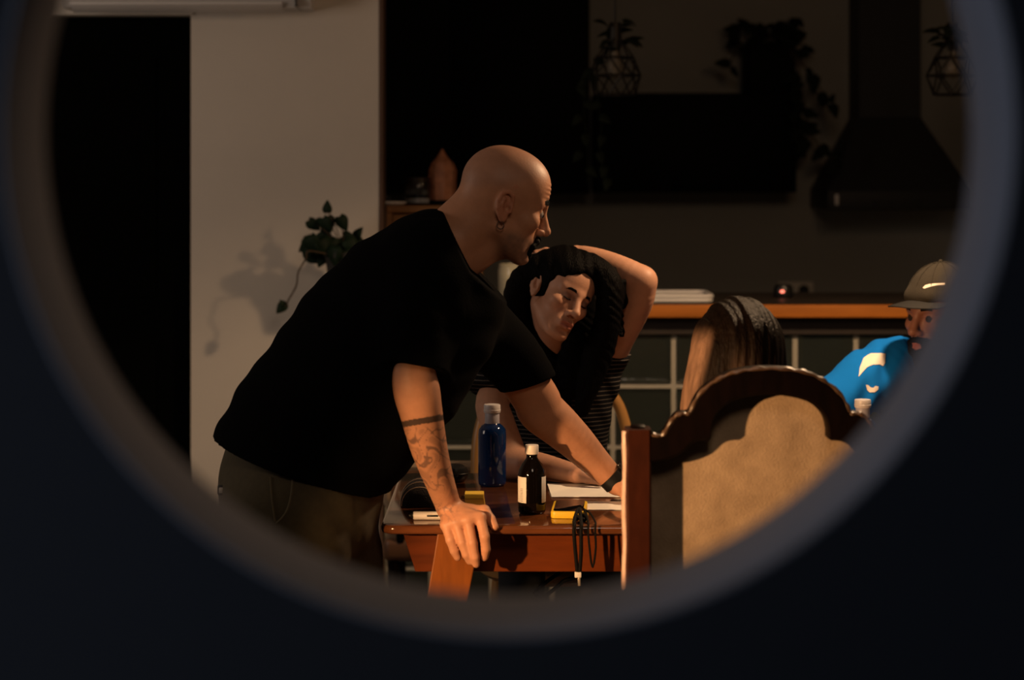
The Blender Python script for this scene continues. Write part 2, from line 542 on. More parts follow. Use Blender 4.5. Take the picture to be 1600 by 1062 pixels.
# split air conditioner above the door
ac = empty('air_conditioner', (-1.05, 6.64, 2.05))
tag(ac, 'white split air conditioner above the dark doorway', 'air conditioner')
zx = P(0, 10, 6.54).z
ax0, ax1 = P(92, 0, 6.54).x, P(484, 0, 6.54).x
ap = [(0.0, 0.0), (-0.15, 0.0), (-0.195, 0.035), (-0.205, 0.10), (-0.20, 0.24), (-0.17, 0.29), (0.0, 0.29)]
am = MB()
l = [am.bm.verts.new((ax0, YW + y, zx + z)) for y, z in ap]
r = [am.bm.verts.new((ax1, YW + y, zx + z)) for y, z in ap]
am.bm.faces.new(l); am.bm.faces.new(r)
for i in range(len(ap)):
    am.bm.faces.new((l[i], l[(i + 1) % 7], r[(i + 1) % 7], r[i]))
am.build('body', M_WPLAST, ac, smooth=False)
MB().box(ax0 + .03, ax1 - .09, YW - 0.19, YW - 0.12, zx - 0.004, zx + 0.004, 0.002, rot=Matrix.Rotation(-0.35, 3, 'X')).build('louvre', M_WPLAST, ac)
MB().box(ax1 - .046, ax1 - .043, YW - 0.207, YW - 0.02, zx - 0.001, zx + 0.24).build('side_seam', M_BLKPL, ac)


# ------------------------------------------------------------------ leaves
def leaf_mesh(name, L, W, heart=0.25, fold=0.25, droop=0.35, m=None):
    """heart-shaped leaf growing along +X from its stalk at the origin"""
    bm = bmesh.new()
    prof = [(0.0, 0.0), (-0.08 * heart * 4, 0.55), (0.15, 0.95), (0.4, 1.0), (0.7, 0.62), (0.9, 0.25), (1.0, 0.0)]
    sp = []
    for i in range(7):
        t = prof[i][0] if i not in (1,) else 0.0
        sp.append(bm.verts.new((max(t, 0) * L, 0, -droop * L * (max(t, 0) ** 2))))
    sides = []
    for s in (-1, 1):
        row = []
        for i in range(1, 6):
            t, ww = prof[i]
            row.append(bm.verts.new((t * L, s * ww * W / 2, fold * ww * W / 2 - droop * L * max(t, 0) ** 2)))
        sides.append(row)
    for row in sides:
        bm.faces.new((sp[0], row[0], row[1], sp[2]))
        bm.faces.new((sp[2], row[1], row[2], sp[3]))
        bm.faces.new((sp[3], row[2], row[3], sp[4]))
        bm.faces.new((sp[4], row[3], row[4], sp[5]))
        bm.faces.new((sp[5], row[4], sp[6]))
    bmesh.ops.remove_doubles(bm, verts=bm.verts, dist=1e-5)
    bmesh.ops.recalc_face_normals(bm, faces=bm.faces)
    r = bmesh.ops.solidify(bm, geom=bm.faces[:], thickness=0.0012)
    for f in bm.faces: f.smooth = True
    me = bpy.data.meshes.new(name); bm.to_mesh(me); bm.free()
    me.materials.append(m or M_LEAF)
    return me


LEAF = leaf_mesh('leaf', 0.055, 0.046)
LEAFS = leaf_mesh('leaf', 0.045, 0.030, droop=0.25, m=M_LEAFD)


def aim(direction, up=(0, 0, 1)):
    x = Vector(direction).normalized()
    u = Vector(up)
    y = u.cross(x)
    if y.length < 1e-4: y = Vector((0, 1, 0))
    y.normalize(); z = x.cross(y)
    return Matrix((x, y, z)).transposed().to_euler()


# potted vine on the pale wall
pv = empty('potted_vine', P(520, 420, 6.58))
tag(pv, 'small green trailing plant in a dark pot hung on the pale wall', 'plant')
YP = 6.56
pc = P(540, 430, YP)
MB().lathe([(0, 0), (0.052, 0), (0.066, 0.10), (0.070, 0.10), (0.070, 0.115), (0.060, 0.115), (0.058, 0.09), (0, 0.09)], (pc.x, YP, pc.z - 0.04), 24).build('pot', M_CLAY, pv)
MB().tube([(pc.x, YW, pc.z + 0.03), (pc.x, YP, pc.z + 0.03)], 0.007).build('bracket', M_METAL, pv)
MB().lathe([(0, 0), (0.057, 0.0), (0.050, 0.008), (0, 0.011)], (pc.x, YP, pc.z + 0.05), 16).build('soil', M_DARKW, pv)
root = Vector((pc.x, YP, pc.z + 0.06))
#   leaf base px, tip px, depth shift, size
PL = [((512, 332), (510, 313), 0, .75), ((512, 338), (518, 358), 0, .9), ((530, 338), (540, 357), -.02, 1.0),
      ((505, 345), (490, 352), .02, .8), ((482, 344), (500, 362), -.02, .9), ((505, 340), (513, 360), -.04, 1.0),
      ((490, 372), (474, 398), -.03, 1.35), ((484, 368), (494, 402), -.06, 1.3), ((500, 372), (515, 396), -.05, 1.3), ((515, 374), (527, 400), -.03, 1.2),
      ((505, 385), (485, 402), 0, 1.2), ((520, 378), (540, 395), -.02, 1.1), ((535, 368), (552, 376), 0, 1.0), ((552, 375), (566, 380), .02, .9),
      ((556, 372), (560, 362), .02, .8), ((540, 375), (560, 392), -.05, 1.1), ((500, 362), (518, 375), .02, 1.0), ((525, 385), (520, 410), -.06, 1.2),
      ((540, 390), (548, 412), -.06, 1.1), ((488, 378), (470, 388), 0, 1.0), ((446, 474), (434, 486), -.02, .8), ((445, 478), (440, 470), -.02, .5),
      ((480, 395), (500, 405), .04, 1.2), ((510, 392), (498, 412), .03, 1.1)]
for (bx_, by_), (tx_, ty_), dy, s in PL:
    b = P(bx_, by_, YP + dy); t = P(tx_, ty_, YP + dy - 0.012)
    share(LEAF, 'leaf', b, pv, rot=aim(t - b, (random.uniform(-.5, .5), -1, random.uniform(-.1, .6))), scale=s * 0.95)
sm = MB()
for (px_, py_), dy in (((512, 332), 0), ((482, 344), -.02), ((530, 338), -.02), ((505, 340), -.04), ((490, 372), -.03), ((552, 375), .02), ((520, 378), -.02)):
    e = P(px_, py_, YP + dy)
    sm.tube(smooth_curve([root, (root + e) / 2 + Vector((0, -.01, .02)), e], 4), 0.0016, 5)
sm.build('stem', M_STEM, pv)
MB().tube(smooth_curve([root + Vector((-.02, -.03, 0)), P(484, 392, YP - .08), P(478, 404, YP - .08), P(466, 425, YP - .07), P(463, 446, YP - .05), P(450, 470, YP - .03), P(447, 480, YP - .02)], 5), 0.0028, 6).build('trailing_stem', M_STEM, pv)

# potted plant on the low cabinet
pp = empty('potted_plant', (P(1200, 145, 8.8).x, 8.8, zt2))
tag(pp, 'bushy plant in a tall black pot trailing down the low cabinet', 'plant')
ppx = pp.location.x
MB().prism_z(rounded_rect(ppx - .105, ppx + .105, 8.69, 8.9, 0.02), zt2, zt2 + 0.21, 0.006).build('pot', M_BLACK, pp)
rnd = random.Random(3)
PK = [(1150 + rnd.uniform(0, 10), 45 + rnd.uniform(0, 25)) for _ in range(4)] + [(rnd.uniform(1158, 1240), rnd.uniform(38, 75)) for _ in range(34)] + \
     [(rnd.uniform(1222, 1258), rnd.uniform(28, 85)) for _ in range(14)] + [(1140, 100), (1142, 108), (1258, 78), (1262, 72)] + \
     [(1240 + rnd.uniform(-4, 22), 108 + 13 * q / 2 + rnd.uniform(-5, 5)) for q in range(16)] + [(1270, 130), (1280, 128), (1284, 145), (1290, 158), (1296, 152), (1298, 163)] + \
     [(1248 + rnd.uniform(-4, 18), 170 + 5 * q) for q in range(14)] + [(1282, 228), (1285, 236), (1302, 246), (1310, 252)]
for x, y in PK:
    b = P(x, y, 8.42 if x > 1292 else 8.60 + rnd.uniform(-.05, .02)) if y > 90 else P(x, y, 8.78 + rnd.uniform(-.1, .1))
    share(LEAFS, 'leaf', b, pp, rot=aim((rnd.uniform(-1, 1), rnd.uniform(-1, .2), rnd.uniform(-1.2, .3)), (rnd.uniform(-.4, .4), -1, rnd.uniform(0, .8))), scale=rnd.uniform(1.1, 1.7))
sm = MB()
for pts in ([(1225, 70), (1245, 100), (1252, 140), (1262, 190), (1258, 235)], [(1225, 65), (1250, 95), (1275, 130), (1297, 158)],
            [(1258, 200), (1275, 220), (1284, 232), (1300, 246), (1310, 252)], [(1165, 60), (1148, 80), (1140, 106)], [(1200, 75), (1205, 50), (1230, 32)]):
    sm.tube(smooth_curve([P(x, y, 8.64 if y > 80 else 8.74) for x, y in pts], 4), 0.003, 5)
sm.build('stem', M_STEM, pp)


# cage pendants with greenery
def pendant(px, py_top, Y, label, seedv, trail):
    rnd = random.Random(seedv)
    c = P(px, 118, Y)            # centre of the widest ring
    pd = empty('pendant_lamp', (c.x, Y, P(0, 150, Y).z))
    tag(pd, label, 'pendant lamp', 'geometric wire pendants over the bar')
    s = Y / FPX
    ztop, zu, zm, zlow = c.z + 62 * s, c.z + 28 * s, c.z, c.z - 30 * s
    ru, rm, rl = 30 * s, 41 * s, 33 * s
    R = lambda r, z, k, off=0: Vector((c.x + r * math.cos(2 * PI * (k + off) / 6 + .2), Y + r * math.sin(2 * PI * (k + off) / 6 + .2), z))
    cg = MB()
    wr = 0.0034
    for k in range(6):
        cg.tube([R(0.012, ztop, k), R(ru, zu, k)], wr, 5)
        cg.tube([R(ru, zu, k), R(rm, zm, k, .5)], wr, 5)
        cg.tube([R(ru, zu, k), R(rm, zm, k, -.5)], wr, 5)
        cg.tube([R(rm, zm, k, .5), R(rl, zlow, k)], wr, 5)
        cg.tube([R(rm, zm, k, -.5), R(rl, zlow, k)], wr, 5)
        cg.tube([R(ru, zu, k), R(ru, zu, k + 1)], wr, 5)
        cg.tube([R(rm, zm, k, .5), R(rm, zm, k + 1, .5)], wr, 5)
        cg.tube([R(rl, zlow, k), R(rl, zlow, k + 1)], wr, 5)
    cg.build('wire_cage', M_METAL, pd)
    MB().tube([(c.x, Y, ztop), (c.x, Y, 2.75)], 0.004, 6).build('cord', M_METAL, pd)
    MB().lathe([(0, 0.05), (0.02, 0.05), (0.022, 0), (0.018, -0.045), (0, -0.045)], (c.x, Y, ztop - 0.005), 14).build('socket', M_METAL, pd)
    MB().lathe([(0, 0), (0.012, 0), (0.014, -.02), (0.026, -.045), (0.030, -.065), (0.024, -.088), (0, -.098)], (c.x, Y, ztop - 0.048), 16).build('bulb', mat('unlit_bulb', (0.16, 0.14, 0.11), 0.3, spec=0.2), pd)
    for q in range(16):
        a = rnd.uniform(0, 2 * PI); rr = rnd.uniform(0.01, 0.05)
        b = Vector((c.x + rr * math.cos(a), Y + rr * math.sin(a), ztop + rnd.uniform(-.05, .055)))
        share(LEAFS, 'leaf', b, pd, rot=aim((math.cos(a), math.sin(a), rnd.uniform(-.7, .5)), (rnd.uniform(-.3, .3), -.6, 1)), scale=rnd.uniform(.9, 1.35))
    if trail:
        for q, (x, y) in enumerate(trail):
            b = P(x, y, Y + 0.03)
            share(LEAFS, 'leaf', b, pd, rot=aim((rnd.uniform(-1, 1), -.4, -.6), (0, -1, .3)), scale=1.0)
        MB().tube(smooth_curve([Vector((c.x - .02, Y, ztop))] + [P(x, y, Y + .035) for x, y in ((930, 95), (912, 140), (914, 190), (918, 240), (918, 285))], 4), 0.002, 5).build('trailing_stem', M_LEAFD, pd)
        MB().tube(smooth_curve([Vector((c.x - .02, Y, ztop))] + [P(x, y, Y + .035) for x, y in ((935, 100), (934, 150), (940, 200), (938, 240), (950, 285))], 4), 0.002, 5).build('trailing_stem', M_LEAFD, pd)


pendant(961, 50, 6.95, 'geometric wire pendant trailing ivy beside the tall black cabinet', 5,
        [(905, 135), (914, 160), (908, 182), (938, 160), (938, 182), (914, 210), (942, 212), (908, 238), (936, 238), (918, 262), (944, 260), (950, 280), (925, 110), (930, 90), (918, 125), (928, 118)])
pendant(1489, 50, 6.95, 'geometric wire pendant lamp hanging in front of the range hood', 9, None)

# ------------------------------------------------------------------ raised shelf box at the end of the bar
sb = empty('shelf_box', (-0.28, 7.0, 1.084))
tag(sb, 'orange brown wooden box shelf raised on the bar end', 'shelf')
sx0, sx1, sy0, sy1, stz = XE + 0.018, -0.10, 6.84, 7.2, P(0, 321, 6.84).z
MB().box(sx0, sx1, sy0 - .006, sy1, stz - 0.024, stz, 0.003).build('top_board', M_SHELF, sb, smooth=False)
MB().box(sx0, sx0 + .02, sy0, sy1, 1.084, stz - .024, 0.001).build('side_board', M_SHELF, sb, smooth=False)
MB().box(sx1 - .02, sx1, sy0, sy1, 1.084, stz - .024, 0.001).build('side_board', M_SHELF, sb, smooth=False)
MB().box(sx0 + .02, sx1 - .02, sy1 - .014, sy1, 1.084, stz - .024).build('back_board', M_SHELF, sb, smooth=False)
MB().box(sx0 + .022, sx1 - .022, sy0 + .004, sy0 + .022, 1.088, stz - .03, 0.002).build('door', M_SHELF, sb, smooth=False)
# dish, tumbler, tiny glass, salt lamp
M_CERAM = mat('white_ceramic', (0.62, 0.58, 0.56), 0.4)
q = P(612, 320, 6.9)
ds = MB().lathe([(0, 0), (0.04, 0), (0.049, 0.007), (0.050, 0.012), (0.046, 0.012), (0.038, 0.005), (0, 0.004)], (q.x, 6.9, stz), 28).build('saucer', M_CERAM)
tag(ds, 'small white saucer at the left end of the shelf', 'saucer')
q = P(604, 310, 7.02)
g2 = MB().lathe([(0, 0), (0.012, 0), (0.014, 0.03), (0.0125, 0.03), (0.0108, 0.004), (0, 0.004)], (q.x, 7.03, stz), 16).build('shot_glass', mat('smoky_glass', (0.4, 0.4, 0.4), 0.05, trans=0.9))
tag(g2, 'tiny dark glass standing behind the white saucer', 'glass')
tu = empty('glass_tumbler', (P(653, 320, 6.92).x, 6.92, stz))
tag(tu, 'clear glass tumbler with pale wax in its bottom beside the salt lamp', 'tumbler')
tx = tu.location.x
M_CLEAR = mat('clear_glass', (0.7, 0.75, 0.8), 0.02, trans=1.0, ior=1.45)
MB().lathe([(0, 0), (0.041, 0), (0.044, 0.004), (0.044, 0.092), (0.0425, 0.094), (0.041, 0.092), (0.041, 0.008), (0, 0.007)], (tx, 6.92, stz), 32).build('vessel', M_CLEAR, tu)
MB().lathe([(0, 0.008), (0.0405, 0.008), (0.0405, 0.024), (0, 0.025)], (tx, 6.92, stz), 28).build('wax', M_CERAM, tu)
sl = empty('salt_lamp', (P(691, 320, 6.95).x, 6.95, stz))
tag(sl, 'reddish pointed salt crystal lamp on a black base, behind the bald head', 'lamp')
slx = sl.location.x
MB().lathe([(0, 0), (0.046, 0), (0.048, 0.004), (0.047, 0.016), (0, 0.017)], (slx, 6.95, stz), 24).build('base', M_BLACK, sl)
rk = MB(); rnd = random.Random(11)
hs = [(0.0, .044), (0.03, .048), (0.065, .0495), (0.10, .049), (0.125, .040), (0.142, .022), (0.157, .011), (0.172, 0.003)]
rings = []
off = [rnd.uniform(.86, 1.08) for _ in range(9)]
for z, r in hs:
    rings.append([rk.bm.verts.new((slx + r * off[j] * rnd.uniform(.95, 1.05) * math.cos(2 * PI * j / 9), 6.95 + r * off[j] * math.sin(2 * PI * j / 9), stz + 0.017 + z)) for j in range(9)])
for a, b in zip(rings[:-1], rings[1:]):
    for j in range(9):
        rk.bm.faces.new((a[j], a[(j + 1) % 9], b[(j + 1) % 9], b[j]))
rk.bm.faces.new(rings[0]); rk.bm.faces.new(rings[-1])
rk.build('crystal', mat('salt_crystal', (0.42, 0.17, 0.085), 0.6, noise=0.4, nscale=30, bump=0.6, bscale=60), sl, smooth=False)
# ------------------------------------------------------------------ dining table
TZ, TY0, TY1, TX0, TX1 = 0.75, 4.46, 5.24, -0.287, 1.27
tb = empty('dining_table', (0.48, 4.85, 0))
tag(tb, 'glossy reddish wooden table with a deep apron and slanted legs', 'table')
MB().prism_z(rounded_rect(TX0, TX1, TY0, TY1, 0.035), TZ - 0.019, TZ, 0.007, 3).build('tabletop', M_TOP, tb)


def px2(pts, Y):
    return [(P(x, y, Y).x, P(x, y, Y).z) for x, y in pts]


az0 = P(0, 893, 4.53).z
al0, al1 = P(628, 0, 4.53).x, P(649, 0, 4.53).x
mir = lambda x: TX0 + TX1 - x
for y0 in (4.53, TY1 - 0.07):
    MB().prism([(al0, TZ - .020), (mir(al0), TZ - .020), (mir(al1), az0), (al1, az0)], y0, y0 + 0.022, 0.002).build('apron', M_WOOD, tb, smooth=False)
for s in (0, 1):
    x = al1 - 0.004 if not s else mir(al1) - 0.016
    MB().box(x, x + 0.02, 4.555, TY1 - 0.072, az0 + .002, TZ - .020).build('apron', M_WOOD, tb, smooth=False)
lt0, lt1 = P(684, 0, 4.478).x, P(752, 0, 4.478).x
zb = 0.0
dx = (667 - 683) / (930 - 836)           # slant of the leg
zt_ = P(0, 834, 4.478).z
sh = dx * (zt_ - zb) * 1.0
lw = lt1 - lt0
for s in (0, 1):
    for y0, y1 in ((4.468, 4.504), (TY1 - .048, TY1 - .012)):
        pts = [(lt0, zt_ + 0.004), (lt1, zt_ + 0.004), (lt1 + sh - lw * .25, zb), (lt0 + sh + lw * .05, zb)]
        if s: pts = [(mir(x), z) for x, z in pts][::-1]
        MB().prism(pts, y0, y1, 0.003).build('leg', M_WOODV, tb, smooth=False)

# ------------------------------------------------------------------ high-back chair, its back to the viewer
CY = 3.95
CC = P(1200, 0, CY).x
hc = empty('high_back_chair', (CC, CY + 0.25, 0))
tag(hc, 'high-back chair with carved arched wooden frame and tan suede back', 'chair')


def crel(pts):
    return [(CC + (x - 1200) * CY / FPX, P(0, y, CY).z) for x, y in pts]


outer = [(1014, 700), (1015, 676), (1026, 677), (1034, 675), (1041, 664), (1047, 654), (1054, 646), (1063, 642), (1072, 643), (1076, 640), (1081, 629), (1090, 613), (1106, 598), (1120, 589), (1136, 581), (1155, 576), (1176, 573), (1200, 572)]
outer = outer + [(2400 - x, y) for x, y in outer[-2::-1]]
inner = [(1014, 720), (1030, 718), (1047, 713), (1064, 705), (1073, 696), (1084, 688), (1096, 685), (1108, 684), (1109, 672), (1112, 656), (1118, 644), (1128, 634), (1143, 624), (1169, 617), (1200, 614)]
inner = inner + [(2400 - x, y) for x, y in inner[-2::-1]]
# smooth the arched curves a little
so_ = [(p.x, p.y) for p in smooth_curve([(x, y, 0) for x, y in outer], 3)]
si_ = [(p.x, p.y) for p in smooth_curve([(x, y, 0) for x, y in inner], 3)]


def strip_prism(top, bot, y0, y1, m, name, parent, bev=0.004):
    """solid between an upper and a lower curve with as many points as needed (resampled along x)"""
    n = 90
    def res(c):
        d = [0]
        for a, b in zip(c[:-1], c[1:]): d.append(d[-1] + math.hypot(b[0] - a[0], b[1] - a[1]))
        out = []
        for i in range(n + 1):
            t = d[-1] * i / n
            k = max(j for j in range(len(d)) if d[j] <= t + 1e-9); k = min(k, len(c) - 2)
            f = (t - d[k]) / max(d[k + 1] - d[k], 1e-9)
            out.append((c[k][0] + f * (c[k + 1][0] - c[k][0]), c[k][1] + f * (c[k + 1][1] - c[k][1])))
        return out
    a, b = crel(res(top)), crel(res(bot))
    mb = MB(); bm = mb.bm
    V = lambda p, y: bm.verts.new((p[0], y, p[1]))
    cols = []
    for (p, q) in zip(a, b):
        d = Vector((p[0] - q[0], p[1] - q[1])); L = d.length; d = d / L * min(bev, L * .3)
        pi = (p[0] - d.x, p[1] - d.y); qi = (q[0] + d.x, q[1] + d.y)
        cols.append([V(pi, y0), V(p, y0 + bev), V(p, y1 - bev), V(pi, y1), V(qi, y1), V(q, y1 - bev), V(q, y0 + bev), V(qi, y0)])
    for c0, c1 in zip(cols[:-1], cols[1:]):
        for j in range(8):
            bm.faces.new((c0[j], c0[(j + 1) % 8], c1[(j + 1) % 8], c1[j]))
    bm.faces.new(cols[0]); bm.faces.new(cols[-1][::-1])
    return mb.build(name, m, parent)


ct_ = crel(so_)
MB().tube([Vector((x, CY - .029, z - .0015 + .0012 * math.sin(i * 2.1))) for i, (x, z) in enumerate(ct_)][4:-4], [.0042 + .0012 * math.sin(i * 1.3) for i in range(len(ct_) - 8)], 8).build('rail_highlight', mat('rail_highlight_tone', (.11, .06, .033), .35, noise=.5, nscale=60), hc)  # paler tube paints the light caught along the rail's edge
strip_prism(so_, si_, CY - 0.034, CY + 0.030, M_CHAIR, 'top_rail', hc, 0.006)
for s in (1, -1):
    # carved back post running down to the floor as rear leg
    cx = lambda px: CC + s * (px - 1200) * CY / FPX
    zt3 = P(0, 668, CY).z
    mb = MB()
    prof = [(zt3, .0), (zt3 - .012, .002), (zt3 - .04, -.001), (zt3 - .10, .001), (zt3 - .2, -.001), (zt3 - .26, .001), (.45, 0), (.2, 0.0), (0, 0.01)]
    rows = []
    xo, xi = cx(977), cx(1016)
    for z, d in prof:
        hw_ = 0.0 if z > .3 else (0.3 - z) * .03
        x0 = xo - s * d + s * hw_; x1 = xi - s * hw_
        y0, y1 = CY - .034 + (0 if z > .45 else (z - .45) * .10), CY + .030 + (0 if z > .45 else (z - .45) * .10)
        bv = .004
        rows.append([mb.bm.verts.new(v) for v in ((x0 + s * bv, y0, z), (x1 - s * bv, y0, z), (x1, y0 + bv, z), (x1, y1 - bv, z), (x1 - s * bv, y1, z), (x0 + s * bv, y1, z), (x0, y1 - bv, z), (x0, y0 + bv, z))])
    for a, b in zip(rows[:-1], rows[1:]):
        for j in range(8):
            mb.bm.faces.new((a[j], a[(j + 1) % 8], b[(j + 1) % 8], b[j]))
    mb.bm.faces.new(rows[0]); mb.bm.faces.new(rows[-1])
    mb.build('back_post', M_POST, hc)
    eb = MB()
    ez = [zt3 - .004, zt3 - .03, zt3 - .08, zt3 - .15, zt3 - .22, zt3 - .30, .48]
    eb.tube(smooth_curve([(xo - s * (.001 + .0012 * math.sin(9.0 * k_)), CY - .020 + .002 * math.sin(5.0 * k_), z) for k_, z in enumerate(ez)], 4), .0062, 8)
    eb.build('side_highlight', M_EDGE, hc)  # pale strip paints the light along the post's outer side
    MB().lathe([(0, .004), (0.012, .003), (.016, 0), (.012, -.003), (0, -.004)], ((xo + xi) / 2, CY, zt3 + .003), 12).build('finial', M_CHAIR, hc)
# suede panel
pan = [(x, y - 5) for x, y in si_]
pn = MB()
pts = crel([(1014, 940)] + [(x, max(y - 5, 0)) for x, y in si_] + [(1386, 940)])
fr = [pn.bm.verts.new((x, CY + .018, z)) for x, z in pts]
bk = [pn.bm.verts.new((x, CY + .036, z)) for x, z in pts]
pn.bm.faces.new(fr); pn.bm.faces.new(bk[::-1])
for i in range(len(pts)):
    pn.bm.faces.new((fr[i], bk[i], bk[(i + 1) % len(pts)], fr[(i + 1) % len(pts)]))
pn.build('back_panel', M_SUEDE, hc, smooth=False)
zr = P(0, 940, CY).z
MB().box(cx(1014) if s < 0 else cx(1014), CC + 186 * CY / FPX, CY - .026, CY + .022, zr - .05, zr, .004).build('lower_rail', M_CHAIR, hc)
MB().box(CC - .255, CC + .255, CY + .04, CY + .47, .40, .475, .02, 3).build('seat_cushion', M_SUEDE, hc)
MB().box(CC - .262, CC + .262, CY + .032, CY + .475, .34, .40, .005).build('seat_frame', M_CHAIR, hc)
for s in (-1, 1):
    MB().lathe([(0, 0), (.018, 0), (.022, .03), (.02, .08), (.027, .16), (.022, .24), (.029, .30), (.029, .342), (0, .342)], (CC + s * .23, CY + .44, 0), 16).build('front_leg', M_CHAIR, hc)
    MB().box(CC + s * .235 - .012, CC + s * .235 + .012, CY, CY + .43, .14, .17, .003).build('stretcher', M_CHAIR, hc)

# ------------------------------------------------------------------ bentwood chair of the woman
BX, BY = 0.115, 5.74
bc = empty('bentwood_chair', (BX, BY - .2, 0))
tag(bc, 'honey brown bentwood chair with a round hoop back, behind the dark-haired sitter', 'chair')
hoop = [(BX - .20, BY - .02, .45), (BX - .215, BY, .65), (BX - .205, BY + .02, .80), (BX - .15, BY + .03, .905), (BX, BY + .04, .955), (BX + .15, BY + .03, .905), (BX + .205, BY + .02, .80), (BX + .215, BY, .65), (BX + .20, BY - .02, .45)]
MB().tube(smooth_curve(hoop, 6), 0.0165, 10).build('back_hoop', M_BENT, bc)
MB().tube(smooth_curve([(BX - .12, BY - .02, .46), (BX - .13, BY + .01, .65), (BX - .09, BY + .025, .80), (BX, BY + .03, .845), (BX + .09, BY + .025, .80), (BX + .13, BY + .01, .65), (BX + .12, BY - .02, .46)], 5), 0.011, 8).build('inner_hoop', M_BENT, bc)
MB().lathe([(0, 0), (.19, 0), (.205, .012), (.205, .03), (.19, .038), (0, .032)], (BX, BY - .2, .435), 36).build('seat', M_BENT, bc)
for sx, sy in ((-1, -1), (1, -1), (-1, 1), (1, 1)):
    MB().tube([(BX + sx * .15, BY - .2 + sy * .14, .44), (BX + sx * .19, BY - .2 + sy * .19, 0)], [.017, .013], 10).build('leg', M_BENT, bc)
MB().tube([Vector((BX + .165 * math.cos(2 * PI * i / 28), BY - .2 + .165 * math.sin(2 * PI * i / 28), .22)) for i in range(28)], .009, 8, closed=True).build('leg_ring', M_BENT, bc)

# low padded chair at the far left of the table
QX0, QX1, QY = P(598, 0, 5.95).x, P(598, 0, 5.95).x + .40, 5.95
pcx = (QX0 + QX1) / 2
qc = empty('padded_chair', (pcx, QY + .2, 0))
tag(qc, 'low brown chair with a pale padded edge behind the left table corner', 'chair')
qz = P(0, 722, QY).z
rr = rounded_rect(QX0 + .014, QX1 - .014, .53, qz - .012, .05, 6)
MB().tube([Vector((x, QY, z)) for x, z in rr], .016, 8, closed=True).build('padded_edge', M_SUEDE, qc)
MB().prism(rounded_rect(QX0 + .014, QX1 - .014, .53, qz - .012, .05, 6), QY - .012, QY + .016, .004).build('backrest', mat('brown_leather', (.12, .055, .025), .5), qc)
MB().box(QX0, QX1, QY + .016, QY + .44, .38, .45, .02, 3).build('seat', MATS['brown_leather'], qc)
for sx in (QX0 + .05, QX1 - .05):
    MB().tube([(sx, QY + .025, .44), (sx, QY + .004, .56)], .012, 8).build('back_upright', M_CHAIR, qc)
for sx in (QX0 + .03, QX1 - .03):
    for sy in (QY + .04, QY + .40):
        MB().tube([(sx, sy, .385), (sx, sy, 0)], [.018, .013], 10).build('leg', M_CHAIR, qc)

# ------------------------------------------------------------------ things on the table
def on_table(px, py):
    Y = (CAMH - TZ) * FPX / (py - HORIZON)
    return Vector(((px - 800) * Y / FPX, Y, TZ))


M_BLUE = mat('blue_bottle_glass', (0.004, 0.026, 0.115), 0.07, trans=0.35, ior=1.45, spec=0.6)
M_NECK = mat('grey_neck_sleeve', (0.34, 0.33, 0.38), 0.45)
M_GCAP = mat('pale_grey_cap', (0.58, 0.55, 0.55), 0.35)


def water_bottle(c, label):
    t = empty('water_bottle', c); tag(t, label, 'bottle', 'blue glass water bottles')
    MB().lathe([(0, .002), (.029, 0), (.0335, .004), (.0345, .01), (.0345, .125), (.033, .138), (.026, .147), (.0185, .152), (.0165, .158), (.0165, .162), (0, .162)], c, 32).build('glass_body', M_BLUE, t)
    MB().lathe([(.0178, .151), (.0182, .153), (.0178, .176), (.0172, .178), (0, .178)], c, 28).build('neck_sleeve', M_NECK, t)
    cp = MB().lathe([(0, .1785), (.0195, .1785), (.0205, .180), (.0205, .196), (.0195, .199), (0, .200)], c, 28).build('cap', M_GCAP, t)
    MB().lathe([(.0206, .1835), (.0212, .184), (.0212, .1865), (.0206, .187)], c, 28).build('cap_ring', M_GCAP, cp)
    return t


water_bottle(on_table(769, 758), 'blue glass water bottle with a pale cap behind the tattooed hand')
c3 = on_table(1348, 745); c3 = Vector((P(1348, 0, 5.14).x, 5.14, TZ))
water_bottle(c3, 'pale capped bottle behind the right shoulder of the high-back chair')

mbt = on_table(831, 801)
t = empty('medicine_bottle', mbt); tag(t, 'dark medicine bottle with white cap and split white label', 'bottle')
M_AMB = mat('dark_amber_glass', (0.003, 0.002, 0.0015), 0.06, spec=0.4)
MB().lathe([(0, .001), (.027, 0), (.0305, .004), (.031, .01), (.031, .088), (.029, .098), (.022, .112), (.015, .121), (.0125, .126), (.0125, .133), (0, .133)], mbt, 32).build('glass_body', M_AMB, t)
MB().lathe([(0, .1335), (.0145, .1335), (.0152, .135), (.0152, .152), (.0145, .154), (0, .1545)], mbt, 28).build('cap', M_WCAP, t)
lb = MB(); n_ = 30
a0, a1 = math.radians(-90 + 44), math.radians(-90 + 360 - 24)
rows = [[lb.bm.verts.new((mbt.x + r * math.cos(a0 + (a1 - a0) * i / n_), mbt.y + r * math.sin(a0 + (a1 - a0) * i / n_), TZ + z)) for i in range(n_ + 1)] for r, z in ((.0312, .026), (.0316, .0265), (.0316, .0835), (.0312, .084))]
for a, b in zip(rows[:-1], rows[1:]):
    for i in range(n_): lb.bm.faces.new((a[i], a[i + 1], b[i + 1], b[i]))
lb.build('label', mat('white_label', (.70, .65, .58), .6), t)
# fine print on the label edge, illegible grey lines
fp = MB()
for k in range(9):
    z = TZ + .030 + k * .0035
    aa = math.radians(-90 + 360 - 40)
    fp.tube([(mbt.x + .0318 * math.cos(aa + w_), mbt.y + .0318 * math.sin(aa + w_), z) for w_ in (0, -.12, -.24)], .0005, 4)
fp.build('fine_print', mat('grey_print', (.2, .19, .18), .7), t)

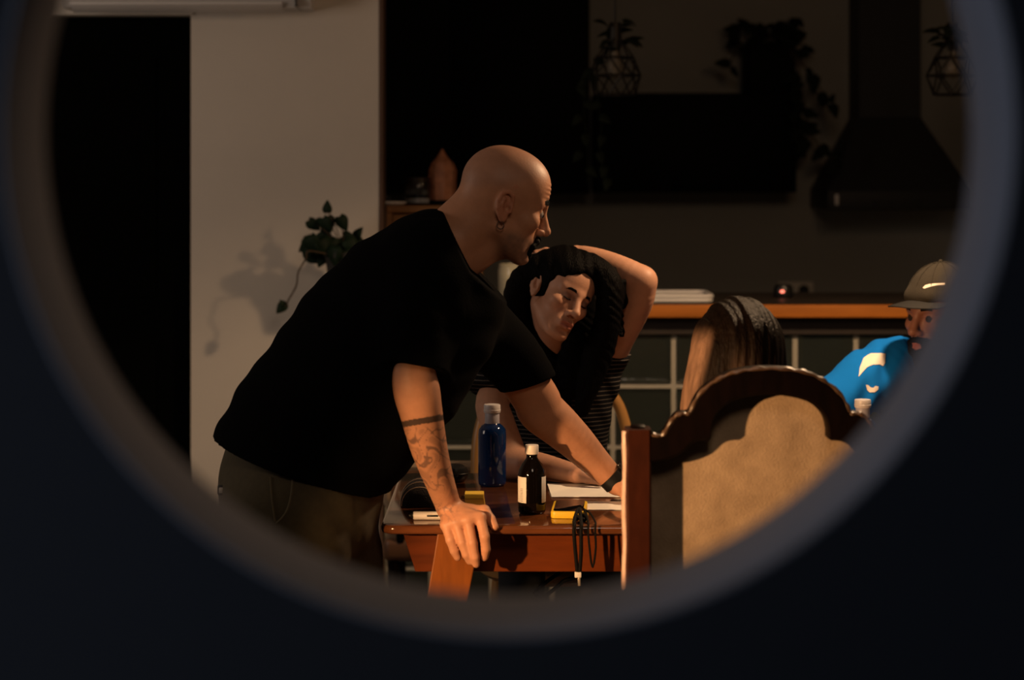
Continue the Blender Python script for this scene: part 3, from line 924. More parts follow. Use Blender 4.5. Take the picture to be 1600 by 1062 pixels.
# phone in yellow case
f0, f1 = on_table(863, 808), on_table(918, 808)
b0 = on_table(868, 787)
ph = empty('phone', ((f0.x + f1.x) / 2, (f0.y + b0.y) / 2, TZ)); tag(ph, 'phone in a bright yellow case lying face up near the table edge', 'phone')
phx0, phx1, phy0, phy1 = f0.x + .001, f0.x + .0785, f0.y - .02, f0.y + .135
rz = Matrix.Rotation(math.radians(-4), 3, 'Z')
piv = Vector(((phx0 + phx1) / 2, (phy0 + phy1) / 2, TZ))


def rotz(mb):
    for v in mb.bm.verts: v.co = piv + rz @ (v.co - piv)
    return mb


rotz(MB().prism_z(rounded_rect(phx0, phx1, phy0, phy1, .011), TZ, TZ + .016, .003)).build('yellow_case', mat('yellow_rubber', (.75, .47, .02), .45), ph)
rotz(MB().prism_z(rounded_rect(phx0 + .0055, phx1 - .0055, phy0 + .0055, phy1 - .0055, .009), TZ + .0157, TZ + .0167, .0003)).build('screen', mat('phone_glass', (.004, .004, .005), .08), ph)
cm = MB(); cm.prism_z(rounded_rect(phx0 + .008, phx0 + .03, phy1 - .035, phy1 - .01, .005), TZ + .0, TZ + .001, 0)
rotz(cm).build('camera_bump', M_BLKPL, ph)

# paper sheets
def sheet(name, quad, lift, label, curl=0.004):
    mb = MB(); nx, ny = 12, 6
    v = []
    for j in range(ny + 1):
        for i in range(nx + 1):
            u, w_ = i / nx, j / ny
            p = (quad[0] * (1 - u) + quad[1] * u) * (1 - w_) + (quad[3] * (1 - u) + quad[2] * u) * w_
            v.append(p + Vector((0, 0, lift + curl * (math.sin(u * 5 + w_ * 2) * .5 + .5) * (w_ + .2))))
    top = [mb.bm.verts.new(q_ + Vector((0, 0, .0008))) for q_ in v]
    bot = [mb.bm.verts.new(q_) for q_ in v]
    W = nx + 1
    for j in range(ny):
        for i in range(nx):
            a = j * W + i
            mb.bm.faces.new((top[a], top[a + 1], top[a + W + 1], top[a + W]))
            mb.bm.faces.new((bot[a], bot[a + W], bot[a + W + 1], bot[a + 1]))
    ring = [i for i in range(W)] + [j * W + nx for j in range(1, ny + 1)] + [ny * W + i for i in range(nx - 1, -1, -1)] + [j * W for j in range(ny - 1, 0, -1)]
    for a, b in zip(ring, ring[1:] + ring[:1]):
        mb.bm.faces.new((top[a], bot[a], bot[b], top[b]))
    o = mb.build(name, M_PAPER); tag(o, label, 'paper', 'sheets of paper on the table')
    return o


sheet('paper_sheet', [on_table(862, 777), on_table(1004, 777), on_table(1000, 757), on_table(855, 757)], .0006, 'white paper sheet under the hand with the watch', .002)
sheet('paper_sheet', [on_table(885, 797), on_table(1035, 797), on_table(1030, 784), on_table(873, 784)], .0006, 'white paper sheet just behind the yellow phone', .001)

# marker pen
mk = empty('marker_pen', on_table(668, 813)); tag(mk, 'white marker pen with a black tip left of the tattooed hand', 'pen')
mp_ = on_table(668, 812)
mx0, mx1, my, mz = P(646, 0, mp_.y).x, P(701, 0, mp_.y).x, mp_.y, TZ + .0095


def lathe_x(mb, prof, x, y, z, n=18):
    b_ = MB(); b_.lathe(prof, (0, 0, 0), n)
    for v in b_.bm.verts: v.co = Vector((x + v.co.z, y + v.co.x, z + v.co.y))
    return b_


lathe_x(None, [(0, 0), (.0085, 0), (.0092, .002), (.0092, mx1 - mx0), (0, mx1 - mx0)], mx0, my, mz).build('barrel', M_WCAP, mk)
lathe_x(None, [(0, -.010), (.003, -.009), (.005, -.002), (.0075, 0), (0, 0)], mx0, my, mz).build('tip', M_BLKPL, mk)
MB().box(mx0 + .03, mx0 + .055, my - .0105, my - .008, mz - .001, mz + .003, .0008).build('clip', M_BLKPL, mk)

# sticky notes
s0 = on_table(726, 779)
sn = empty('sticky_notes', s0 + Vector((.02, .02, 0))); tag(sn, 'small yellow sticky note pad behind the tattooed wrist', 'note pad')
MB().box(s0.x, s0.x + .045, s0.y, s0.y + .05, TZ, TZ + .010, .0008).build('pad', mat('yellow_paper', (.78, .50, .05), .8), sn)
MB().box(s0.x + .0005, s0.x + .0445, s0.y + .0005, s0.y + .0495, TZ + .0102, TZ + .0106).build('top_note', MATS['yellow_paper'], sn)

# rolled dark knit with pale stripes
k0 = on_table(656, 793)
kc = empty('knit_pouch', k0 + Vector((0, .06, 0))); tag(kc, 'rolled dark knitted pouch with pale curved stripes beside the forearm', 'pouch')
M_KNIT = mat('dark_knit', (.018, .010, .009), .95, bump=.5, bscale=300, noise=.4, nscale=120)


def arch(y, wx, hz, n=16, cx=None, skew=.0):
    cx = k0.x if cx is None else cx
    return [Vector((cx + wx * math.cos(PI * i / n) + skew, y, TZ + .002 + hz * math.sin(PI * i / n) ** .9)) for i in range(n + 1)]


kb_ = MB()
secs = [(k0.y + .0, .030, .028), (k0.y + .008, .041, .042), (k0.y + .03, .046, .052), (k0.y + .07, .048, .058), (k0.y + .11, .044, .052), (k0.y + .125, .03, .03)]
rows = [[kb_.bm.verts.new(p) for p in arch(y, a, b)] for y, a, b in secs]
for a, b in zip(rows[:-1], rows[1:]):
    for i in range(16): kb_.bm.faces.new((a[i], a[i + 1], b[i + 1], b[i]))
    kb_.bm.faces.new((a[0], b[0], b[16], a[16]))
kb_.bm.faces.new(rows[0]); kb_.bm.faces.new(rows[-1])
kb_.build('roll', M_KNIT, kc)
M_STRIPE = mat('pale_wool', (.75, .52, .34), .9)
for y, a, b in ((k0.y + .010, .0425, .0435), (k0.y + .030, .0465, .0525), (k0.y + .055, .0478, .0565)):
    MB().tube(arch(y, a, b)[6:], .0011, 6).build('stripe', M_STRIPE, kc)
# round black pouch
bp_ = on_table(712, 752)
rp_ = empty('round_case', bp_); tag(rp_, 'small round black case between forearm and blue bottle', 'case')
MB().lathe([(0, 0), (.022, 0), (.030, .01), (.032, .022), (.028, .036), (.015, .043), (0, .044)], bp_, 22).build('shell', M_BLKPL, rp_)
MB().tube([bp_ + Vector((.0325 * math.cos(2 * PI * i / 24), .0325 * math.sin(2 * PI * i / 24), .022)) for i in range(24)], .0012, 5, closed=True).build('zip', M_METAL, rp_)

M_RUB = mat('matte_black_rubber', (.003, .003, .003), .75, spec=.15)
# charging cable over the edge
ch = empty('charging_cable', P(905, 860, 4.44)); tag(ch, 'black charging cable hanging over the table edge with a pale plug', 'cable')
z_on = TZ + .0045


def strand(xs, ybot, r=.0028, yy=4.447, start=(905, 806)):
    s_ = on_table(*start); s_.z = z_on + .012
    e_ = on_table(xs[0], 818); e_.z = z_on
    pts = [s_, (s_ + e_) / 2 + Vector((0, 0, .006)), e_, Vector((P(xs[0], 0, 4.47).x, 4.455, z_on - .001)), Vector((P(xs[0], 0, yy).x, yy, TZ - .012)), P(xs[1], (830 + ybot) / 2, yy), P(xs[2], ybot, yy)]
    return smooth_curve(pts, 5)


cbm = MB()
cbm.tube(strand((897, 899, 902), 892, .0042), .0042, 8)
cbm.tube(strand((908, 908, 906), 892, .0042), .0042, 8)
cbm.tube(smooth_curve([P(902, 890, 4.447), P(904, 897, 4.447), P(906, 890, 4.447)], 4), .0042, 8)
cbm.build('cable', M_RUB, ch)
knot = MB(); kp = on_table(907, 814)
knot.tube([kp + Vector((.012 * math.cos(a_) , .009 * math.sin(a_), .008 + .004 * math.sin(2 * a_))) for a_ in [2 * PI * i / 14 for i in range(14)]], .0048, 8, closed=True)
knot.build('coil', M_RUB, ch)
pa = P(903, 893, 4.447)
MB().box(pa.x - .007, pa.x + .007, 4.442, 4.452, pa.z - .012, pa.z, .001).build('plug', M_WCAP, ch)
MB().box(pa.x, pa.x + .0052, 4.4435, 4.4505, pa.z - .030, pa.z - .012, .0006).build('connector', mat('bright_metal', (.7, .62, .5), .3, metal=.7), ch)
cl = empty('beaded_cord', P(925, 860, 4.44)); tag(cl, 'loop of thin black cord hanging over the table edge beside the cable', 'cord')
cbm = MB()
cbm.tube(strand((919, 921, 924), 880, .0022, 4.449, (912, 806)), .0024, 6)
cbm.tube(strand((930, 931, 928), 880, .0022, 4.449, (914, 808)), .0024, 6)
cbm.tube(smooth_curve([P(924, 879, 4.449), P(926, 886, 4.449), P(928, 879, 4.449)], 4), .0024, 6)
cbm.build('cord', M_RUB, cl)
# cable on the floor below the table
fc = MB().tube(smooth_curve([P(900, 880, 4.75), P(872, 896, 4.75), P(846, 915, 4.75), P(836, 926, 4.75), P(852, 930, 4.75), P(880, 908, 4.76), P(905, 890, 4.78), (P(905, 0, 4.78).x, 4.8, TZ - .03)], 6), .0045, 8).build('hanging_cable', M_RUB)
tag(fc, 'thick black cable looping in the dark under the table', 'cable')
# ------------------------------------------------------------------ bodies: distance fields turned into one continuous skin
class SDF:
    def __init__(s, lo, hi, h):
        s.lo = np.array(lo, np.float32); s.h = h
        n = np.ceil((np.array(hi) - np.array(lo)) / h).astype(int) + 1
        s.n = n
        s.F = np.full(n, 1.0, np.float32)
        s.ax = [s.lo[i] + np.arange(n[i], dtype=np.float32) * h for i in range(3)]

    def _sl(s, lo, hi):
        a = np.clip(np.floor((np.array(lo) - s.lo) / s.h).astype(int), 0, s.n)
        b = np.clip(np.ceil((np.array(hi) - s.lo) / s.h).astype(int) + 1, 0, s.n)
        if np.any(b <= a): return None, None
        sl = tuple(slice(int(i), int(j)) for i, j in zip(a, b))
        X = s.ax[0][sl[0]][:, None, None]; Y = s.ax[1][sl[1]][None, :, None]; Z = s.ax[2][sl[2]][None, None, :]
        return sl, (X, Y, Z)

    def _put(s, sl, d, k, sub):
        A = s.F[sl]
        if sub:
            a, b = -A, d
        else:
            a, b = A, d
        if k > 1e-5:
            h = np.clip(0.5 + 0.5 * (b - a) / k, 0, 1)
            r = b + (a - b) * h - k * h * (1 - h)
        else:
            r = np.minimum(a, b)
        s.F[sl] = -r if sub else r

    def cone(s, a, b, ra, rb, k=.01, sub=False, flat=None):
        a = np.array(a, np.float32); b = np.array(b, np.float32)
        m = max(ra, rb) * (1.0 if flat is None else max(1, 1 / flat[1])) + k + 3 * s.h
        sl, G = s._sl(np.minimum(a, b) - m, np.maximum(a, b) + m)
        if sl is None: return s
        ab = b - a; L2 = float(ab @ ab) + 1e-12
        q = [G[i] - a[i] for i in range(3)]
        t = np.clip((q[0] * ab[0] + q[1] * ab[1] + q[2] * ab[2]) / L2, 0, 1)
        r = [q[i] - t * ab[i] for i in range(3)]
        d2 = r[0] ** 2 + r[1] ** 2 + r[2] ** 2
        if flat is not None:
            n = np.array(flat[0], np.float32); n = n / np.linalg.norm(n); f = flat[1]
            u = r[0] * n[0] + r[1] * n[1] + r[2] * n[2]
            d2 = d2 + (f * f - 1) * u * u
            d = np.sqrt(d2) - (ra + t * (rb - ra))
            d = d / max(1.0, f ** .5)
        else:
            d = np.sqrt(d2) - (ra + t * (rb - ra))
        s._put(sl, d, k, sub)
        return s

    def chain(s, pts, rads, k=.01, kk=None, flat=None, sub=False):
        """tapering limb along a smooth curve"""
        Q = np.array([[*p, r] for p, r in zip(pts, rads)], float)
        n = len(Q); out = []
        for i in range(n - 1):
            p0, p1, p2, p3 = Q[max(i - 1, 0)], Q[i], Q[i + 1], Q[min(i + 2, n - 1)]
            for j in range(4):
                t = j / 4
                out.append(.5 * (2 * p1 + (p2 - p0) * t + (2 * p0 - 5 * p1 + 4 * p2 - p3) * t * t + (3 * p1 - p0 - 3 * p2 + p3) * t ** 3))
        out.append(Q[-1])
        g = SDF.__new__(SDF); g.h, g.n, g.ax, g.lo, g.F = s.h, s.n, s.ax, s.lo, None
        m = Q[:, 3].max() + k + 4 * s.h
        sl, G = s._sl(Q[:, :3].min(0) - m, Q[:, :3].max(0) + m)
        if sl is None: return s
        g.lo = np.array([float(G[i].ravel()[0]) for i in range(3)], np.float32)
        g.ax = [G[i].ravel() for i in range(3)]; g.n = np.array([len(a_) for a_ in g.ax])
        g.F = np.full(g.n, 1.0, np.float32)
        for a, b in zip(out[:-1], out[1:]):
            g.cone(a[:3], b[:3], a[3], b[3], .0008)
        s._put(sl, g.F, k, sub)
        return s

    def ell(s, c, r, R=None, k=.01, sub=False):
        c = np.array(c, np.float32); r = np.array(r, np.float32)
        R = np.eye(3) if R is None else np.array(R)
        ext = np.sqrt((R ** 2) @ (r.astype(float) ** 2)) + k + 3 * s.h
        sl, G = s._sl(c - ext, c + ext)
        if sl is None: return s
        q = [G[i] - c[i] for i in range(3)]
        l = [q[0] * R[0, j] + q[1] * R[1, j] + q[2] * R[2, j] for j in range(3)]
        k0 = np.sqrt((l[0] / r[0]) ** 2 + (l[1] / r[1]) ** 2 + (l[2] / r[2]) ** 2)
        k1 = np.sqrt((l[0] / r[0] ** 2) ** 2 + (l[1] / r[1] ** 2) ** 2 + (l[2] / r[2] ** 2) ** 2) + 1e-9
        s._put(sl, k0 * (k0 - 1) / k1, k, sub)
        return s

    def loft(s, st, k=.02, sub=4, kk=.012):
        """st: stations (centre, n, a, b): ellipse of half width a along n and b across"""
        C = np.array([np.array(x[0], float) for x in st]); N = np.array([np.array(x[1], float) for x in st])
        A = np.array([[x[2], x[3]] for x in st], float)

        def cr(V, i, t):
            n = len(V)
            p0, p1, p2, p3 = V[max(i - 1, 0)], V[i], V[i + 1], V[min(i + 2, n - 1)]
            return .5 * (2 * p1 + (p2 - p0) * t + (2 * p0 - 5 * p1 + 4 * p2 - p3) * t * t + (3 * p1 - p0 - 3 * p2 + p3) * t ** 3)
        Q = []
        for i in range(len(st) - 1):
            for j in range(sub):
                Q.append((cr(C, i, j / sub), cr(N, i, j / sub), cr(A, i, j / sub)))
        Q.append((C[-1], N[-1], A[-1]))
        first = True
        for (c0, n0, a0), (c1, n1, a1) in zip(Q[:-1], Q[1:]):
            e = c1 - c0; L = np.linalg.norm(e); e = e / L
            n = n0 + n1; n = n - e * (n @ e); n /= np.linalg.norm(n)
            m_ = np.cross(e, n)
            mx = max(a0.max(), a1.max()) + k + 3 * s.h
            sl, G = s._sl(np.minimum(c0, c1) - mx, np.maximum(c0, c1) + mx)
            if sl is None: continue
            q = [G[i] - np.float32(c0[i]) for i in range(3)]
            dot = lambda v: q[0] * np.float32(v[0]) + q[1] * np.float32(v[1]) + q[2] * np.float32(v[2])
            tl = dot(e); t = np.clip(tl / L, 0, 1).astype(np.float32)
            w_ = tl - t * np.float32(L); u = dot(n); v = dot(m_)
            a = a0[0] + t * (a1[0] - a0[0]); b = a0[1] + t * (a1[1] - a0[1])
            mm = np.minimum(a, b)
            k0 = np.sqrt((u / a) ** 2 + (v / b) ** 2 + (w_ / mm) ** 2)
            k1 = np.sqrt((u / a ** 2) ** 2 + (v / b ** 2) ** 2 + (w_ / mm ** 2) ** 2) + 1e-9
            s._put(sl, (k0 * (k0 - 1) / k1).astype(np.float32), k if first else kk, False)
            first = False
        return s

    def cut(s, p, n):
        """keep only the side of the plane away from n"""
        n = np.array(n, float); n /= np.linalg.norm(n)
        d = (s.ax[0][:, None, None] - p[0]) * n[0] + (s.ax[1][None, :, None] - p[1]) * n[1] + (s.ax[2][None, None, :] - p[2]) * n[2]
        s.F = np.maximum(s.F, d.astype(np.float32))
        return s

    def wrinkle(s, amp, f):
        """f(X, Y, Z) -> field in -1..1"""
        s.F = s.F + np.float32(amp) * f(s.ax[0][:, None, None], s.ax[1][None, :, None], s.ax[2][None, None, :]).astype(np.float32)
        return s

    def net(s):
        F = s.F
        S = F < 0
        nx, ny, nz = F.shape
        c = np.zeros((nx - 1, ny - 1, nz - 1), np.uint8)
        for i in (0, 1):
            for j in (0, 1):
                for k in (0, 1):
                    c += S[i:nx - 1 + i, j:ny - 1 + j, k:nz - 1 + k]
        idx = np.argwhere((c > 0) & (c < 8))
        cor = {}
        for i in (0, 1):
            for j in (0, 1):
                for k in (0, 1):
                    cor[i, j, k] = F[idx[:, 0] + i, idx[:, 1] + j, idx[:, 2] + k].astype(np.float64)
        acc = np.zeros((len(idx), 3)); cnt = np.zeros(len(idx))
        cs = list(cor)
        for p in cs:
            for ax in range(3):
                if p[ax] == 0:
                    q = list(p); q[ax] = 1; q = tuple(q)
                    a, b = cor[p], cor[q]
                    mk = (a < 0) != (b < 0)
                    t = np.where(mk, a / np.where(mk, a - b, 1), 0)
                    pos = np.tile(np.array(p, float), (len(idx), 1)); pos[:, ax] = t
                    acc[mk] += pos[mk]; cnt[mk] += 1
        V = (idx + acc / cnt[:, None]) * s.h + s.lo
        num = np.full(c.shape, -1, np.int32)
        num[idx[:, 0], idx[:, 1], idx[:, 2]] = np.arange(len(idx))
        quads = []
        for ax in range(3):
            a = [slice(None)] * 3; b = [slice(None)] * 3
            a[ax] = slice(0, -1); b[ax] = slice(1, None)
            x = S[tuple(a)] != S[tuple(b)]
            e = np.argwhere(x)
            o1, o2 = [(1, 2), (2, 0), (0, 1)][ax]
            ok = (e[:, o1] > 0) & (e[:, o2] > 0) & (e[:, o1] < F.shape[o1] - 1) & (e[:, o2] < F.shape[o2] - 1)
            e = e[ok]
            inside = S[e[:, 0], e[:, 1], e[:, 2]]
            def at(d1, d2):
                f = e.copy(); f[:, o1] += d1; f[:, o2] += d2
                return num[f[:, 0], f[:, 1], f[:, 2]]
            q = np.stack([at(-1, -1), at(0, -1), at(0, 0), at(-1, 0)], 1)
            q[~inside] = q[~inside][:, ::-1]
            quads.append(q)
        return V, np.concatenate(quads)

    def build(s, name, material, parent=None, colour=None, relax=1):
        V, Q = s.net()
        # light relaxation to remove voxel stair steps
        for _ in range(relax):
            sm = np.zeros_like(V); ct = np.zeros(len(V))
            for i in range(4):
                a, b = Q[:, i], Q[:, (i + 1) % 4]
                for ax in range(3):
                    sm[:, ax] += np.bincount(a, V[b, ax], len(V)) + np.bincount(b, V[a, ax], len(V))
                ct += np.bincount(a, minlength=len(V)) + np.bincount(b, minlength=len(V))
            V = .5 * V + .5 * sm / np.maximum(ct, 1)[:, None]
        return raw_mesh(name, V, Q, material, parent, colour)


def raw_mesh(name, V, Q, material, parent, colour=None):
    o0 = np.array([(V[:, 0].min() + V[:, 0].max()) / 2, (V[:, 1].min() + V[:, 1].max()) / 2, V[:, 2].min()])
    me = bpy.data.meshes.new(name)
    k = Q.shape[1]
    me.vertices.add(len(V)); me.vertices.foreach_set('co', (V - o0).astype(np.float32).ravel())
    me.loops.add(Q.size); me.loops.foreach_set('vertex_index', Q.astype(np.int32).ravel())
    me.polygons.add(len(Q)); me.polygons.foreach_set('loop_start', np.arange(0, Q.size, k, dtype=np.int32))
    me.polygons.foreach_set('loop_total', np.full(len(Q), k, np.int32))
    me.polygons.foreach_set('use_smooth', np.ones(len(Q), bool))
    me.update(calc_edges=True)
    if colour is not None:
        c = colour(V)
        at = me.color_attributes.new('Col', 'FLOAT_COLOR', 'POINT')
        at.data.foreach_set('color', np.concatenate([c, np.ones((len(c), 1))], 1).astype(np.float32).ravel())
    me.materials.append(material)
    o = bpy.data.objects.new(name, me); COL.objects.link(o)
    place(o, Vector(o0), parent)
    return o


def turn(yaw, pitch, roll):
    y, p, r = (math.radians(a) for a in (yaw, pitch, roll))
    cy, sy, cp, sp, cr, sr = math.cos(y), math.sin(y), math.cos(p), math.sin(p), math.cos(r), math.sin(r)
    return np.array([[cy, -sy, 0], [sy, cy, 0], [0, 0, 1]]) @ np.array([[cp, 0, sp], [0, 1, 0], [-sp, 0, cp]]) @ np.array([[1, 0, 0], [0, cr, -sr], [0, sr, cr]])


class Head:
    def __init__(s, o, R, sc):
        s.o = np.array(o, float); s.R = R; s.sc = sc

    def w(s, p):
        return s.o + s.sc * (s.R @ np.array(p, float))

    def local(s, V):
        return ((V - s.o) @ s.R) / s.sc

    def grow(s, f, nose=1.0, jaw=1.0, brow=1.0, ears=(-1, 1), mouth_open=0.0):
        w, sc, R = s.w, s.sc, s.R
        E = lambda c, r, k=.012, sub=False, Q=None: f.ell(w(c), np.array(r) * sc, R if Q is None else R @ Q, k * sc, sub)
        K = lambda a, b, ra, rb, k=.008, sub=False, flat=None: f.cone(w(a), w(b), ra * sc, rb * sc, k * sc, sub, None if flat is None else (R @ np.array(flat[0]), flat[1]))
        E((-.004, 0, .045), (.094, .076, .085))                 # cranium
        E((.038, 0, .050), (.060, .064, .062), .03)             # forehead
        E((.045, 0, -.015), (.050, .060, .072), .02)            # middle of the face
        E((.040, 0, -.066), (.050 * jaw, .054 * jaw, .044), .022)
        K((.010, -.050, -.050), (.072, -.024, -.098), .018, .014, .02)   # jaw line
        K((.010, .050, -.050), (.072, .024, -.098), .018, .014, .02)
        E((.082, 0, -.098), (.019, .022, .017), .018)           # chin
        for y in (-1, 1):
            K((.094, y * .008, .026), (.074, y * .046, .027), .010 * brow, .008, .014)    # brow
            E((.066, y * .046, -.016), (.022, .018, .018), .018)                          # cheekbone
            E((.101, y * .030, .006), (.017, .017, .0115), .012, True)                    # eye socket
            E((.0795, y * .031, .0045), (.0135, .0135, .0125), .004)                      # eyeball under lids
            K((.0885, y * .019, .0118), (.0835, y * .042, .0118), .0032, .0028, .004)     # upper lid
            K((.0885, y * .020, -.0035), (.0830, y * .041, -.003), .0024, .0022, .004)    # lower lid
        # nose
        K((.094, 0, .018), (.1165, 0, -.026), .0085, .0115, .012)
        E((.117 * (1 + .02 * (nose - 1)), 0, -.0285), (.0130 * nose, .0115, .0105), .006)
        for y in (-1, 1):
            E((.1035, y * .0125, -.0335), (.012, .0072, .0085), .005)
            E((.1085, y * .0065, -.0415), (.0050, .0035, .004), .003, True)
        # mouth
        E((.086, 0, -.064), (.020, .027, .020), .014)
        K((.0985, -.020, -.0615), (.1050, -.004, -.0585), .0048, .0058, .005)
        K((.0985, .020, -.0615), (.1050, .004, -.0585), .0048, .0058, .005)
        K((.0975, -.017, -.0725), (.1030, 0, -.0745 - mouth_open), .0052, .0068, .005)
        K((.0975, .017, -.0725), (.1030, 0, -.0745 - mouth_open), .0052, .0068, .005)
        K((.1010, -.021, -.0665), (.1075, 0, -.0662 - mouth_open * .5), .0016 + mouth_open * .3, .0020 + mouth_open * .5, .004, True)
        K((.1010, .021, -.0665), (.1075, 0, -.0662 - mouth_open * .5), .0016 + mouth_open * .3, .0020 + mouth_open * .5, .004, True)
        K((.1075, 0, -.046), (.1065, 0, -.054), .0028, .003, .006, True)        # philtrum
        E((.098, 0, -.086), (.010, .016, .006), .012, True)                     # under the lip
        # ears
        for y in ears:
            fl = ((.0, 1, .0), 1.9)
            E((-.006, y * .0745, .000), (.016, .010, .029), .008, Q=turn(0, -12, 0))
            P_ = [(.010, y * .0785, .012), (.006, y * .082, .026), (-.006, y * .0845, .032), (-.018, y * .0855, .026), (-.0225, y * .085, .010), (-.019, y * .083, -.008), (-.010, y * .080, -.022), (.000, y * .0775, -.030), (.006, y * .0765, -.024)]
            for a, b in zip(P_[:-1], P_[1:]):
                K(a, b, .0046, .0046, .003)
            E((-.001, y * .0775, -.027), (.008, .0055, .009), .004)
            E((-.002, y * .088, .001), (.0105, .0095, .0155), .004, True)
            K((.010, y * .080, .004), (.011, y * .080, -.008), .0042, .0042, .003)
            K((-.011, y * .0845, .017), (-.013, y * .0845, .001), .0042, .0045, .003)
            K((-.013, y * .0845, .001), (-.007, y * .0815, -.015), .0045, .004, .003)
            E((.0015, y * .083, -.004), (.0075, .0085, .008), .003, True)
        return s

    def strands(s, name, spans, m, parent, rad=.0022):
        mb = MB()
        for pts in spans:
            mb.tube([Vector(s.w(p)) for p in pts], [rad * s.sc * (.7 + .3 * math.sin(PI * i / max(1, len(pts) - 1))) for i in range(len(pts))], 6)
        return mb.build(name, m, parent)

    def eyes(s, parent, sides=(-1, 1), iris=(.03, .015, .008)):
        mw = mat('eye_white', (.30, .25, .23), .2)
        mi = mat('dark_iris', iris, .1)
        for y in sides:
            c = s.w((.0812, y * .031, .0045))
            mb = MB()
            bmesh.ops.create_icosphere(mb.bm, subdivisions=3, radius=.0137 * s.sc)
            for v in mb.bm.verts: v.co = v.co + Vector(c)
            e = mb.build('eye', mw, parent)
            mb = MB()
            bmesh.ops.create_icosphere(mb.bm, subdivisions=2, radius=.0062 * s.sc)
            ci = Vector(s.w((.0812 + .0098, y * .0325, .0035)))
            for v in mb.bm.verts: v.co = v.co + ci
            mb.build('iris', mi, e)


def mix(c, d, t):
    return c * (1 - t[:, None]) + np.array(d) * t[:, None]


def sstep(a, b, x):
    t = np.clip((x - a) / (b - a), 0, 1)
    return t * t * (3 - 2 * t)


M_SKIN = mat('skin', (.5, .3, .2), .5, attr=True, noise=.12, nscale=45, bump=.06, bscale=260, spec=.38)


def px_of(V):
    return 800 + FPX * V[:, 0] / V[:, 1], HORIZON + FPX * (CAMH - V[:, 2]) / V[:, 1]


def hand(f, wrist, palm_c, mcps, fingers, thumb, wr=.027, up=(0, 0, 1), k=.010, fr=.0088):
    """one continuous hand: palm as a fan of flattened cones from wrist to each knuckle, then fingers"""
    for m in mcps:
        f.cone(wrist, m, wr * .72, .0125, .012, flat=(up, 1.15))
    for a, b in zip(mcps[:-1], mcps[1:]):
        f.cone(a, b, .0118, .0118, .008)
    for m, fin in zip(mcps, fingers):
        pts = [m] + fin
        r = [fr * 1.12, fr * 1.06, fr * .98, fr * .86]
        for i in range(3):
            f.cone(pts[i], pts[i + 1], r[i], r[i + 1], .0035)
    r = [.0165, .0118, .0100, .0088]
    for i in range(3):
        f.cone(thumb[i], thumb[i + 1], r[i], r[i + 1], .009 if i == 0 else .004)
    f.cone(wrist, thumb[0], wr * .6, .015, .012)


def V3(v):
    return np.array(v, float)


# ================================================================== the bald man leaning over the table
man = empty('person', (-0.42, 4.5, 0))
tag(man, 'bald person in black t-shirt leaning over the table on a tattooed arm', 'person')
HM = Head(P(780, 319, 4.5), turn(13, 17, 3), 1.0)
f = SDF((-.50, 4.24, .62), (.37, 4.90, 1.60), .003)
HM.grow(f, jaw=1.02, ears=(-1, 1), mouth_open=.004)
# neck into the shoulders
f.cone(HM.w((-.018, 0, -.005)), P(706, 385, 4.5), .058, .066, .025)
f.cone(HM.w((-.050, 0, .000)), P(700, 360, 4.5), .040, .050, .02)
f.cone(HM.w((.03, 0, -.07)), P(732, 405, 4.5), .032, .040, .02)
# trunk inside the shirt
f.loft([(P(690, 400, 4.5), (1, 0, -.5), .06, .09), (P(650, 455, 4.5), (1, 0, .6), .085, .15), (P(590, 520, 4.5), (1, 0, .8), .10, .14), (P(500, 640, 4.5), (1, 0, .7), .10, .13)], .03, 3)
# right arm, hand on the table edge
RA = [(P(655, 440, 4.37), .058), (P(648, 520, 4.33), .052), (P(646, 580, 4.32), .0475), (P(651, 612, 4.325), .0495), (P(657, 640, 4.34), .046), (P(668, 690, 4.385), .0405), (P(677, 722, 4.42), .036), (P(688, 755, 4.46), .0315), (P(698, 783, 4.49), .0285)]
f.chain([a for a, _ in RA], [r for _, r in RA], .03, .008)
wr_ = P(703, 795, 4.495)
mc = [P(697, 820, 4.448), P(713, 816, 4.442), P(731, 812, 4.440), P(750, 808, 4.444)]
fg = [[P(704, 843, 4.432), P(710, 860, 4.434), P(715, 870, 4.438)],
      [P(722, 847, 4.424), P(729, 866, 4.424), P(734, 876, 4.430)],
      [P(738, 848, 4.420), P(742, 870, 4.420), P(744, 881, 4.426)],
      [P(757, 838, 4.424), P(759, 858, 4.426), P(757, 870, 4.432)]]
th = [P(733, 800, 4.485), P(757, 797, 4.475), P(767, 811, 4.462), P(773, 823, 4.452)]
hand(f, wr_, None, mc, fg, th, .031, fr=.0103)
# left arm reaching over the paper
LA = [(P(735, 480, 4.64), .058), (P(795, 560, 4.68), .054), (P(836, 620, 4.72), .054), (P(845, 640, 4.73), .054), (P(872, 664, 4.75), .0495), (P(900, 690, 4.77), .0435), (P(925, 716, 4.79), .037), (P(950, 741, 4.80), .031), (P(960, 751, 4.80), .0285)]
f.chain([a for a, _ in LA], [r for _, r in LA], .03, .008)
wl = P(966, 757, 4.80)
zf = TZ + .012
mc = [V3((.283, 4.832, zf + .016)), V3((.287, 4.812, zf + .018)), V3((.286, 4.790, zf + .018)), V3((.278, 4.770, zf + .014))]
fg = [[V3(m) + V3((.034, dy, -.002)), V3(m) + V3((.052, dy * 1.4, -.012)), V3(m) + V3((.063, dy * 1.6, -.019))] for m, dy in zip(mc, (.010, .004, -.003, -.010))]
fg[3] = [mc[3] + V3((.040, -.010, .004)), mc[3] + V3((.064, -.014, -.004)), mc[3] + V3((.082, -.017, -.013))]
th = [V3((.252, 4.778, zf + .022)), V3((.262, 4.750, zf + .010)), V3((.282, 4.735, zf + .002)), V3((.300, 4.728, zf))]
hand(f, wl, None, mc, fg, th, .030)
